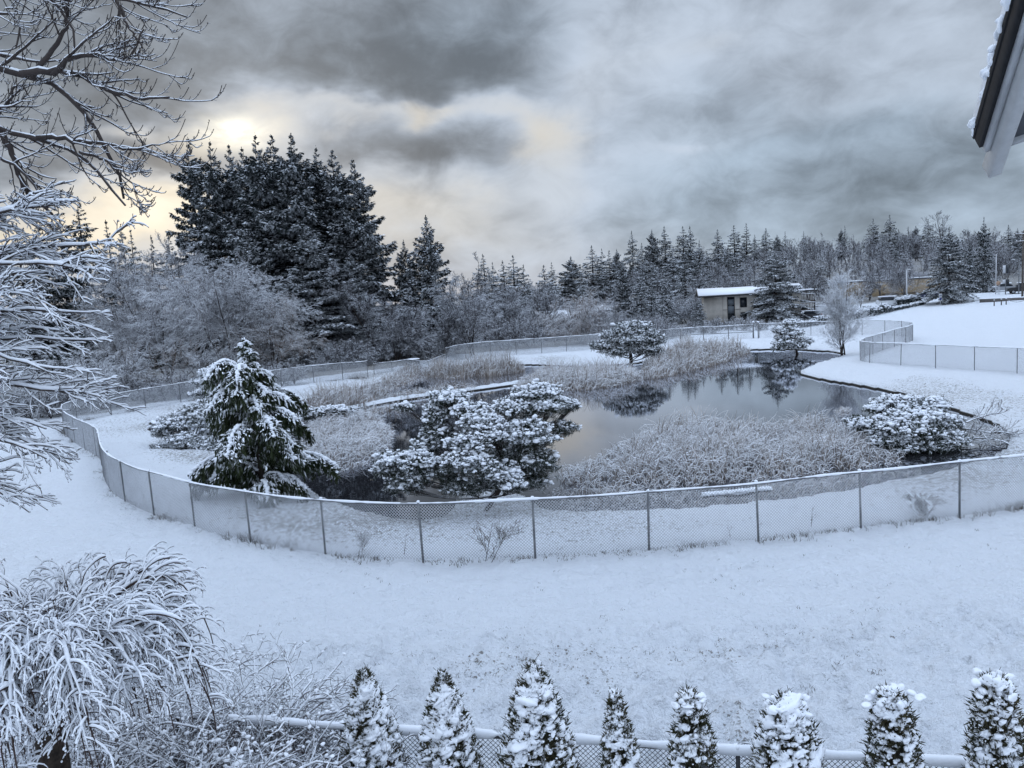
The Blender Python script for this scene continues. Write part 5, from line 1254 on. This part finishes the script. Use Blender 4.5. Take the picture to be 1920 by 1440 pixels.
t = placed('apartment_block', 'low cream two-storey apartment block with snowy shed roof behind the dark spruce', 'building', 1322, 132, .05, dz=-.1)
L_, H_, D_ = 15.6, 5.0, 9.0
g = Geo(); box(g, (L_ / 2, D_ / 2, H_ / 2 - .5), (L_, D_, H_ + 1)); wl = g.obj('wall', M_WALL, t, smooth=False)
g = Geo()
for x in (3.0, 5.8, 8.9, 12.1): box(g, (x, -.015, H_ / 2), (.06, .03, H_))
box(g, (4.5, -.02, 2.75), (3, .04, .10)); g.obj('wall_batten', plain('siding_batten', (.27, .25, .225), .8, .1, 3), wl, smooth=False)
g = Geo(); yv = np.array([-.9, 4.6, D_ + .9]); zt = np.array([H_ + .05, H_ + 1.15, H_ + .05])
for k in (0, 1):
    V = [(-1.1, yv[k], zt[k]), (L_ + .6, yv[k], zt[k]), (L_ + .6, yv[k + 1], zt[k + 1]), (-1.1, yv[k + 1], zt[k + 1])]; V = np.array(V + [(a, b_, c_ + .22) for a, b_, c_ in V]); g.add(V, [(0, 3, 2, 1), (4, 5, 6, 7), (0, 1, 5, 4), (2, 3, 7, 6), (1, 2, 6, 5), (3, 0, 4, 7)])
rf = g.obj('roof', M_TRIM, t, smooth=False); g = Geo()
for k in (0, 1):
    V = [(-1.0, yv[k] + .08 * (1 - k), zt[k] + .225), (L_ + .5, yv[k] + .08 * (1 - k), zt[k] + .225), (L_ + .5, yv[k + 1] - .08 * k, zt[k + 1] + .225), (-1.0, yv[k + 1] - .08 * k, zt[k + 1] + .225)]; V = np.array(V + [(a, b_, c_ + .12) for a, b_, c_ in V]); g.add(V, [(0, 3, 2, 1), (4, 5, 6, 7), (0, 1, 5, 4), (2, 3, 7, 6), (1, 2, 6, 5), (3, 0, 4, 7)])
g.obj('roof_snow', M_ROOFSNOW, rf, smooth=False)
g = Geo(); box(g, (8, 4.6, H_ + 1.45), (9, .5, .22)); g.obj('ridge_vent', M_TRIM, rf, smooth=False)
for x, z, w_, h_ in ((4.35, 2.45, 1.05, 4.7), (6.4, 3.85, .95, 1.5), (6.45, 1.5, .95, 1.25), (10.6, 3.85, .95, 1.4), (10.6, 1.5, .95, 1.2), (13.6, 3.85, .95, 1.4)):
    g = Geo(); box(g, (x, -.04, z), (w_ + .16, .08, h_ + .16)); f_ = g.obj('window', M_TRIM, t, smooth=False)
    g = Geo(); box(g, (x, -.09, z), (w_, .03, h_)); g.obj('pane', M_DARKGLASS, f_, smooth=False)
    if h_ > 3:
        g = Geo(); box(g, (x, -.115, 4.0), (w_ * .9, .02, .9)); box(g, (x, -.115, 2.7), (w_ * .9, .02, 1.2)); g.obj('blind', plain('pale_blind', (.13, .15, .17), .5, .1), f_, smooth=False)
for z in (2.6, 4.9):
    g = Geo(); zz = 2.2 if z < 3 else 3.6
    box(g, (16.70, 1.6, zz - .1), (2.2, 3.4, .18)); 
    for k in range(9): box(g, (15.75 + k * .235, -.05, zz + .5), (.07, .06, 1.0))
    box(g, (16.70, -.05, zz + 1.02), (2.2, .09, .08)); bl = g.obj('balcony', M_RAILING, t, smooth=False); g = Geo(); box(g, (16.70, -.05, zz + 1.10), (2.2, .13, .07)); g.obj('rail_snow', M_SNOW, bl, smooth=False)
g = Geo(); box(g, (17.75, .05, 2.8), (.18, .18, 5.6)); g.obj('balcony_post', M_TRIM, t, smooth=False)
g = Geo(); box(g, (16.90, 2.6, H_ + .2), (2.6, 5.2, .2)); ro = g.obj('balcony_roof', M_TRIM, t, smooth=False); g = Geo(); box(g, (16.90, 2.6, H_ + .37), (2.5, 5.1, .13)); g.obj('roof_snow', M_ROOFSNOW, ro, smooth=False)

t = placed('tan_building', 'flat-roofed tan building with a blue base band and garage doors behind the birch', 'building', 1572, 156, -.04, dz=-2.0); M_TAN = plain('tan_stucco', (.33, .255, .165), .85, .08, 2)
g = Geo(); box(g, (9, 5, 2.6), (18, 10, 5.2)); g.obj('wall', M_TAN, t, smooth=False); g = Geo(); box(g, (8.6, -.03, .85), (11, .06, .9)); g.obj('blue_band', plain('blue_paint', (.02, .085, .30), .5, .15), t, smooth=False)
g = Geo(); box(g, (9, 5, 5.3), (18.2, 10.2, .2)); c_ = g.obj('parapet', M_TRIM, t, smooth=False); g = Geo(); box(g, (9, 5, 5.47), (18.1, 10.1, .14)); g.obj('parapet_snow', M_ROOFSNOW, c_, smooth=False)
for x in (9.3, 13.0):
    g = Geo(); box(g, (x, -.05, 1.7), (2.7, .1, 1.9)); d_ = g.obj('garage_door', plain('dark_tan_door', (.17, .13, .09), .6, .15), t, smooth=False); g = Geo(); box(g, (x, -.12, 2.75), (2.9, .14, .14)); g.obj('lintel', M_TAN, d_, smooth=False)
g = Geo(); box(g, (12, 8, 6.0), (9, 4, 1.0)); g.obj('roof_block', plain('grey_roof_block', (.30, .30, .31), .8, .1), t, smooth=False)

t = placed('grey_house', 'grey house mostly hidden by frosted trees behind the brown willow', 'house', 1010, 121, .1, dz=-1.3)
g = Geo(); box(g, (2.4, 2.5, 2.2), (4.8, 5, 4.4)); g.obj('wall', plain('grey_siding', (.22, .22, .235), .8, .1), t, smooth=False); g = Geo()
V = np.array([(-.5, -.5, 4.2), (5.3, -.5, 4.2), (5.3, 2.5, 5.5), (-.5, 2.5, 5.5), (5.3, 5.5, 4.2), (-.5, 5.5, 4.2)]); V = np.concatenate([V, V + (0, 0, .25)]); g.add(V, [(0, 1, 2, 3), (3, 2, 4, 5), (6, 9, 8, 7), (9, 11, 10, 8), (0, 6, 7, 1), (5, 4, 10, 11), (0, 3, 9, 6), (3, 5, 11, 9), (1, 7, 8, 2), (2, 8, 10, 4)]); g.obj('roof', M_ROOFSNOW, t, smooth=False)
t = placed('small_shed', 'snow-topped shed roof showing between the brown willow and the dark cedar', 'shed', 1122, 122, .2, dz=-1.0)
g = Geo(); box(g, (1.0, 1.2, 2.6), (2.1, 2.4, 5.2)); g.obj('wall', plain('shed_wall', (.14, .14, .15), .8, .1), t, smooth=False); g = Geo(); V = np.array([(-.4, -.4, 5.1), (2.5, -.4, 5.1), (1.05, -.4, 5.9), (-.4, 2.8, 5.1), (2.5, 2.8, 5.1), (1.05, 2.8, 5.9)]); g.add(V, [(0, 3, 5, 2), (1, 2, 5, 4), (0, 1, 4, 3)]); g.add(V, [(0, 2, 1), (3, 4, 5)]); g.obj('roof', M_ROOFSNOW, t, smooth=False)

# ------------------------------------------------------------------ parked vehicles
M_TYRE = plain('tyre_rubber', (.012, .012, .013), .8, .2); M_RIM = plain('wheel_rim', (.30, .31, .33), .4, .1, 6, .5, .6); M_HEADL = plain('lamp_lens', (.45, .47, .5), .15, .1); M_TAIL = plain('tail_lens', (.22, .02, .02), .2, .1)


def vehicle(name, label, px, depth, ang, col, prof, L, Wd, snow=1.0, dz=0.0, glass_snow=False):
    """prof: side outline of the body (x along, z up), then the cabin outline"""
    t = placed(name, label, 'car', px, depth, ang, 'parked vehicles by the road', dz); paint = plain(name + '_paint', col, .35, .06, 2, .5)
    body, cabin, zr = prof
    def extr(g, pts, y0, y1, tuck):
        P = chaikin(np.array(pts, float), 2); n = len(P); mid = P.mean(0); rows = []
        for y, k in ((y0, .93), (y0 + .06, .985), (y0 + .18, 1), (y1 - .18, 1), (y1 - .06, .985), (y1, .93)):
            Q = mid + (P - mid) * (1 - (1 - k) * tuck); rows.append(np.stack([Q[:, 0], np.full(n, y), Q[:, 1]], 1))
        V = np.concatenate(rows); ids = np.arange(6 * n).reshape(6, n); nx = np.roll(ids, -1, 1); g.add(V, np.stack([ids[:-1], ids[1:], nx[1:], nx[:-1]], -1).reshape(-1, 4))
        for r_, fl in ((0, 1), (5, -1)): g.add(rows[r_][::fl], [list(range(n))])
    g = Geo(); extr(g, body, 0, Wd, 1); g.obj('body', paint, t)
    g = Geo(); extr(g, cabin, .10, Wd - .10, 1.4); cb = g.obj('cabin', M_DARKGLASS if not glass_snow else M_SNOW, t)
    cx = np.array(cabin); zc = cx[:, 1].max(); top = cx[cx[:, 1] > zc - .12]; xa, xb = top[:, 0].min(), top[:, 0].max()
    g = Geo(); box(g, ((xa + xb) / 2, Wd / 2, zc + .01), (xb - xa + .25, Wd - .3, .06)); 
    for xx in np.linspace(xa, xb, 3): box(g, (xx, .13, zc - .28), (.09, .05, .56)); box(g, (xx, Wd - .13, zc - .28), (.09, .05, .56))
    g.obj('roof', paint, t, smooth=False)
    if snow > 0:
        g = Geo(); n = 26; xs = np.linspace(xa - .1, xb + .1, n); blobs(g, np.stack([xs, np.full(n, Wd / 2), np.full(n, zc + .06)], 1), np.stack([np.full(n, .26), np.full(n, Wd * .46), np.full(n, .09 * snow)], 1), 1, .12, axis=np.tile([1.0, 0, 0], (n, 1)))
        if snow > .9:
            bx = np.array(body); zb = bx[:, 1].max(); xs = np.linspace(bx[:, 0].min() + .25, xa - .35, 10); blobs(g, np.stack([xs, np.full(10, Wd / 2), np.full(10, zb)], 1), np.stack([np.full(10, .24), np.full(10, Wd * .44), np.full(10, .09)], 1), 1, .12, axis=np.tile([1.0, 0, 0], (10, 1)))
        g.obj('snow_cover', M_SNOW, t)
    for x in (L * .19, L * .80):
        for y, s_ in ((.02, -1), (Wd - .02, 1)):
            g = Geo(); rod(g, (x, y - .11, .33), (x, y + .11, .33), .33, 16); wh = g.obj('wheel', M_TYRE, t); g = Geo(); rod(g, (x, y + s_ * .10, .33), (x, y + s_ * .125, .33), .20, 12); g.obj('rim', M_RIM, wh)
    for y in (.28, Wd - .28):
        g = Geo(); box(g, (.03, y, .78), (.10, .30, .16)); g.obj('headlight', M_HEADL, t, smooth=False); g = Geo(); box(g, (L - .03, y, .85), (.10, .22, .22)); g.obj('tail_light', M_TAIL, t, smooth=False)


SUV = ([(0, .35), (0, .85), (.2, 1.0), (1.2, 1.08), (4.5, 1.1), (4.62, .9), (4.62, .35)], [(1.0, 1.02), (1.75, 1.68), (4.0, 1.72), (4.5, 1.1)], 1.7)
VAN = ([(0, .35), (0, .9), (.25, 1.05), (1.0, 1.12), (4.9, 1.15), (5.0, .9), (5.0, .35)], [(.55, 1.05), (1.5, 1.85), (4.8, 1.9), (4.95, 1.1)], 1.9)
SED = ([(0, .3), (0, .72), (.3, .85), (1.3, .92), (4.1, .95), (4.5, .85), (4.5, .3)], [(1.1, .88), (1.9, 1.38), (3.2, 1.4), (4.0, .92)], 1.4)
flip = lambda pr, L: tuple([[(L - x, z) for x, z in q][::-1] for q in pr[:2]]) + (pr[2],)
vehicle('parked_suv', 'snow-covered white estate car parked beside the snowy hedge', 1643, 132, .06, (.62, .63, .65), flip(SUV, 4.62), 4.62, 1.8)
vehicle('parked_van', 'silver hatchback under snow between the apartment spruce and the birch', 1508, 130, -.1, (.30, .32, .35), VAN, 5.0, 1.85, glass_snow=True)
vehicle('parked_suv', 'black sport utility vehicle at the right edge on top of the rise', 1888, 126, .12, (.012, .012, .015), SUV, 4.62, 1.85, .6)
vehicle('parked_car', 'low snow-covered car left of the round sign post', 1852, 134, .05, (.28, .29, .31), SED, 4.5, 1.75)
vehicle('parked_car', 'dark car under snow left of the broad roadside spruce', 1712, 138, .0, (.03, .035, .07), SED, 4.5, 1.75, .8)
vehicle('parked_truck', 'dark brown pickup partly hidden behind the small sign', 1738, 139, .0, (.07, .045, .035), SUV, 4.62, 1.8, .5)
vehicle('parked_car', 'dark low car in the shade under the apartment spruce', 1486, 128, -.1, (.03, .03, .035), SED, 4.5, 1.75, .7)

# hedge and low shrubs along the lot
def hedge(label, px0, px1, d0, d1, h_, w_, n, seed, name='hedge'):
    global rng
    keep = rng; rng = np.random.default_rng(seed); q = rng.uniform(0, 1, n); C = np.stack([base_at(px0 + (px1 - px0) * k, d0 + (d1 - d0) * k) for k in np.linspace(0, 1, 24)]); P = np.stack([np.interp(q, np.linspace(0, 1, 24), C[:, k]) for k in range(3)], 1)
    hh = h_ * (.6 + .6 * vnoise(q * 9, q * 0, seed)); d = nrm(rng.normal(0, 1, (n, 3))) * (rng.uniform(0, 1, (n, 1)) ** .4); P += d * np.array([w_, w_, 0]); P[:, 2] += hh * np.abs(d[:, 2]) ** .7
    t = thing(name, label, 'hedge', C[12]); g = Geo(); b0 = C[12]; kites(g, P, d + rng.normal(0, .6, (n, 3)) + Zv * .4, rng.normal(0, 1, (n, 3)) + Zv * .5, rng.uniform(.18, .4, n), rng.uniform(.06, .16, n)); fo = g.obj('foliage', M_SPRUCE, t, smooth=False, offset=b0)
    s_ = Geo(); S = P[:, :]; up_ = d[:, 2] > .55; tubes(s_, np.stack([C[::3], C[::3] + (0, 0, h_ * .7)], 1), np.full((8, 2), .05), 4); s_.obj('stems', M_BARK, t, offset=b0)
    q = Geo(); tp = P[up_]; tp = tp[: 260]; blobs(q, tp + (0, 0, .08), np.stack([rng.uniform(.12, .3, len(tp)), rng.uniform(.1, .2, len(tp)), rng.uniform(.04, .10, len(tp))], 1), 1, .3); q.obj('snow_cover', M_SNOW, fo, offset=b0); rng = keep


hedge('clipped hedge with a flat snow top right of the white estate car', 1684, 1722, 129, 129, 1.45, .8, 2600, 801)
hedge('dark snow-flecked hedge along the edge of the white field below the cars', 1608, 1668, 118, 122, 1.5, .9, 3000, 802)
hedge('low dark hedge running behind the far fence below the parked van', 1480, 1605, 112, 118, 1.2, .9, 4200, 803)
hedge('low snowy hedge rising along the field edge toward the small sign', 1668, 1730, 122, 126, .6, .7, 1500, 804)

# ------------------------------------------------------------------ poles, signs, wires
M_POLE = plain('white_pole', (.55, .56, .58), .6, .1, 4); M_WOOD = plain('weathered_pole', (.09, .075, .065), .85, .3, 6)


def pole(name, label, cat, px, py, depth, r, mat, group=None, taper=.7):
    P, hh = stand(px, py, depth); t = thing(name, label, cat, P, group); g = Geo(); rod(g, (0, 0, -.3), (0, 0, hh), r, 10, r1=r * taper); g.obj('pole', mat, t); return t, P, hh


t, P, hh = pole('light_pole', 'white light pole in front of the round frosted tree', 'light pole', 1700, 506, 131, .13, M_POLE); g = Geo(); box(g, (.25, 0, hh + .02), (.7, .22, .12)); g.obj('lamp_head', M_POLE, t, smooth=False)
t, P, hh = pole('light_pole', 'thin white pole beside the round orange sign', 'light pole', 1868, 478, 128, .09, M_POLE); g = Geo(); blobs(g, [(0, 0, hh)], [(.12, .12, .14)], 1, .05); g.obj('finial', M_POLE, t)
t, P, hh = pole('utility_pole', 'dark wooden utility pole with cross-arms at the right edge', 'utility pole', 1919, 434, 118, .16, M_WOOD)
UP = P + (0, 0, hh)
for k, z in enumerate((hh - .4, hh - 1.5)):
    g = Geo(); box(g, (0, -.12, z), (2.6, .12, .13)); ca = g.obj('cross_arm', M_WOOD, t, smooth=False); g = Geo(); box(g, (0, -.12, z + .10), (2.5, .13, .06)); g.obj('arm_snow', M_SNOW, ca, smooth=False)
    for x in (-1.1, -.5, .5, 1.1): g = Geo(); rod(g, (x, -.12, z + .1), (x, -.12, z + .3), .05, 6); g.obj('insulator', M_POLE, ca)
t, P, hh = pole('street_lamp', 'grey street lamp with a bent arm near the right edge', 'street lamp', 1911, 490, 124, .09, M_METAL); g = Geo(); tubes(g, np.array([[(0, 0, hh - .1), (-.3, 0, hh + .25), (-.7, 0, hh + .35)]]), np.array([[.05, .045, .04]]), 6); g.obj('arm', M_METAL, t); g = Geo(); blobs(g, [(-.95, 0, hh + .33)], [(.32, .12, .08)], 1, .05); g.obj('lamp_head', M_POLE, t)
t, P, hh = pole('signal_post', 'post carrying two dark signal boxes and white backs near the black vehicle', 'signal', 1886, 496, 126, .08, M_METAL)
for z, w_, h_ in ((hh - .75, .40, 1.35), (hh - 2.75, .35, .7)):
    g = Geo(); box(g, (.25, -.1, z), (w_, .3, h_)); hd = g.obj('signal_head', M_DARKGLASS, t, smooth=False); g = Geo(); box(g, (-.28, -.05, z), (.5, .06, h_ * .95)); g.obj('back_plate', M_POLE, hd, smooth=False)
t, P, hh = pole('small_sign', 'small white and blue sign on a post at the field edge', 'sign', 1763, 551, 121, .05, M_POLE); g = Geo(); box(g, (0, -.06, hh - .28), (.50, .04, .62)); pl = g.obj('panel', M_POLE, t, smooth=False); g = Geo(); box(g, (0, -.085, hh - .78), (.34, .03, .36)); g.obj('blue_panel', plain('sign_blue', (.03, .04, .14), .5, .1), pl, smooth=False); g = Geo(); box(g, (0, -.085, hh - .25), (.36, .02, .28)); g.obj('grey_patch', plain('sign_grey', (.2, .22, .26), .5, .1), pl, smooth=False)
t, P, hh = pole('round_sign', 'round faded orange sign on two legs by the thin white pole', 'sign', 1872, 527, 127, .04, M_POLE); g = Geo(); rod(g, (0, -.03, hh - .35), (0, .03, hh - .35), .36, 18); g.obj('disc', plain('faded_orange', (.42, .28, .20), .6, .1), t); g = Geo(); rod(g, (.22, 0, -.2), (.22, 0, hh - .5), .035, 6); g.obj('leg', M_POLE, t)
for i, px in enumerate((1864, 1877.5, 1886.5)):
    P = base_at(px, 112); t = thing('barrier_post', ('left', 'middle', 'right')[i] + ' one of three short posts holding a sagging chain on the white field', 'post', P, 'short barrier posts on the field'); g = Geo(); rod(g, (0, 0, -.2), (0, 0, .85), .075, 8); g.obj('shaft', M_WOOD, t); g = Geo(); blobs(g, [(0, 0, .88)], [(.10, .10, .06)], 1, .1); g.obj('snow_cap', M_SNOW, t)
a, b_ = base_at(1886.5, 112) + (0, 0, .75), base_at(1930, 110) + (0, 0, .8); q = np.linspace(0, 1, 14)[:, None]; c_ = a + (b_ - a) * q; c_[:, 2] -= .45 * np.sin(q[:, 0] * pi); g = Geo(); tubes(g, c_[None], np.full((1, 14), .035), 5); tag(g.obj('chain', M_METAL), 'chain sagging from the short barrier posts toward the right edge', 'chain')
P = base_at(1870, 117); t = thing('low_wall', 'low snow-covered retaining wall behind the short barrier posts', 'wall', P); ax = local_axes(P); t.rotation_euler = (0, 0, atan2(ax[0][1], ax[0][0])); g = Geo(); box(g, (1.5, 0, .18), (7.6, .4, .56)); g.obj('blocks', plain('dark_block', (.12, .11, .105), .9, .2), t, smooth=False); g = Geo(); xs = np.linspace(-2.2, 5.2, 40); blobs(g, np.stack([xs, 0 * xs, 0 * xs + .50], 1), np.stack([np.full(40, .24), np.full(40, .22), np.full(40, .10)], 1), 1, .12, axis=np.tile([1.0, 0, 0], (40, 1))); g.obj('snow_cap', M_SNOW, t)
A = UP
for i, (px, py, d, z) in enumerate([(1700, 516, 150, -.3), (1560, 520, 165, -1.4)]):
    b_ = at_depth(px, py, d); a = A + (-.9, -.12, z); q = np.linspace(0, 1, 24)[:, None]; c_ = a + (b_ - a) * q; c_[:, 2] -= .9 * np.sin(q[:, 0] * pi); g = Geo(); tubes(g, c_[None], np.full((1, 24), .022), 4)
    tag(g.obj('overhead_wire', M_FROSTWIRE), ('upper frosted overhead wire running left from the utility pole', 'lower frosted overhead wire running left from the utility pole')[i], 'wire', 'overhead wires')

# ------------------------------------------------------------------ far bank furniture
P = ground(775, 687); t = thing('round_tub', 'dark round tub with a flat snow top on the far bank', 'tub', P); g = Geo()
prof = [(.05, -.1), (.72, -.1), (.80, .35), (.86, .80), (.90, .82), (.88, .88), (.74, .86), (.05, .8)]; a = np.linspace(0, 2 * pi, 25)[:-1]; V = np.array([[(r_ * cos(x), r_ * sin(x), z) for x in a] for r_, z in prof]); ids = np.arange(V.shape[0] * 24).reshape(-1, 24); nx = np.roll(ids, -1, 1); g.add(V, np.stack([ids[:-1], nx[:-1], nx[1:], ids[1:]], -1).reshape(-1, 4)); g.obj('bowl', plain('dark_tub', (.02, .016, .015), .6, .3), t)
g = Geo(); blobs(g, [(0, 0, .86)], [(.84, .84, .13)], 3, .06); g.obj('snow_top', M_SNOW, t)
M_TABLE = plain('wet_dark_wood', (.035, .028, .025), .8, .3, 6)
for px, d, w_, lab in ((556, 86, 1.9, 'nearer dark picnic table behind the left fence'), (592, 90, 2.5, 'farther long dark picnic table behind the left fence')):
    t = placed('picnic_table', lab, 'picnic table', px, d, .15, 'picnic tables behind the left fence')
    g = Geo(); box(g, (0, 0, .76), (w_, .75, .05)); tp = g.obj('tabletop', M_TABLE, t, smooth=False); g = Geo(); box(g, (0, 0, .815), (w_ - .06, .7, .05)); g.obj('snow_layer', M_SNOW, tp, smooth=False)
    for y in (-.68, .68): g = Geo(); box(g, (0, y, .45), (w_, .28, .05)); s_ = g.obj('seat', M_TABLE, t, smooth=False); g = Geo(); box(g, (0, y, .495), (w_ - .06, .24, .035)); g.obj('snow_layer', M_SNOW, s_, smooth=False)
    for x in (-w_ * .38, w_ * .38):
        for y in (-1, 1): g = Geo(); rod(g, (x, y * .62, 0), (x, y * .22, .74), .05, 6); g.obj('leg', M_TABLE, t)
        g = Geo(); box(g, (x, 0, .41), (.07, 1.5, .08)); g.obj('crossbar', M_TABLE, t, smooth=False)

# ------------------------------------------------------------------ the photographer's own roof corner
E = at_depth(1823, 258, 4.0); Up = at_depth(1895, 0, 3.2); rk = nrm(Up - E); rgt = np.array([1.0, .22, 0]); rgt = nrm(rgt - (rgt @ rk) * rk); nn = np.cross(rgt, rk); nn = nn if nn[2] > 0 else -nn
t = thing('house_roof', 'snow-edged corner of the house roof overhanging the top right of the view', 'roof', E)
def slab(s0, s1, a0, a1, n0, n1, tail=0.0):
    V = [E + rk * s + rgt * a + nn * n_ for s in (s0, s1) for a in (a0, a1) for n_ in (n0, n1)]; return np.array(V), [(0, 1, 3, 2), (4, 6, 7, 5), (0, 4, 5, 1), (2, 3, 7, 6), (0, 2, 6, 4), (1, 5, 7, 3)]
LEN = 3.2
g = Geo(); g.add(*slab(0, LEN, 0, 3.2, -.012, .012)); g.add(*slab(.004, LEN, .004, .05, -.075, -.012)); g.obj('shingle_edge', plain('black_shingle', (.012, .012, .014), .8, .3, 30), t, smooth=False, offset=E)
M_WHITEP = plain('weathered_white_paint', (.50, .51, .52), .6, .18, 5)
g = Geo(); g.add(*slab(-.005, LEN, .02, .043, -.108, -.077)); g.obj('fascia_trim', M_WHITEP, t, smooth=False, offset=E)
m_, N, b = new_mat('mossy_white_board'); c = N.new('ShaderNodeTexCoord').outputs['Object']; n1_ = N.noise(c, 7, 5); n2_ = N.noise(c, 22, 4)
set_bsdf(N, b, N.mix(N.remap(n1_, .56, .70), N.mix(n2_, (.42, .42, .42), (.60, .60, .59)), (.10, .10, .045)), .7, .3)
g = Geo(); g.add(*slab(-.17, LEN, .045, .105, -.165, -.079)); g.obj('barge_board', m_, t, smooth=False, offset=E)
g = Geo(); g.add(*slab(.03, LEN, .107, 3.2, -.10, -.08)); g.obj('soffit', plain('grey_soffit', (.12, .125, .14), .7, .1, 5), t, smooth=False, offset=E)
g = Geo(); g.add(*slab(-.005, .028, .107, 3.2, -.12, -.014)); g.obj('eave_fascia', M_WHITEP, t, smooth=False, offset=E)
g = Geo(); n = 260; s_ = rng.uniform(0, LEN, n); blobs(g, E + rk * s_[:, None] + rgt * rng.uniform(.0, .06, (n, 1)) + nn * rng.uniform(.015, .05, (n, 1)), np.stack([rng.uniform(.02, .045, n), rng.uniform(.014, .026, n), rng.uniform(.014, .026, n)], 1), 2, .26, axis=np.repeat(rk[None], n, 0)); g.add(*slab(.02, LEN, .02, 3.2, .012, .075)); g.obj('roof_snow', M_SNOWN, t, offset=E)
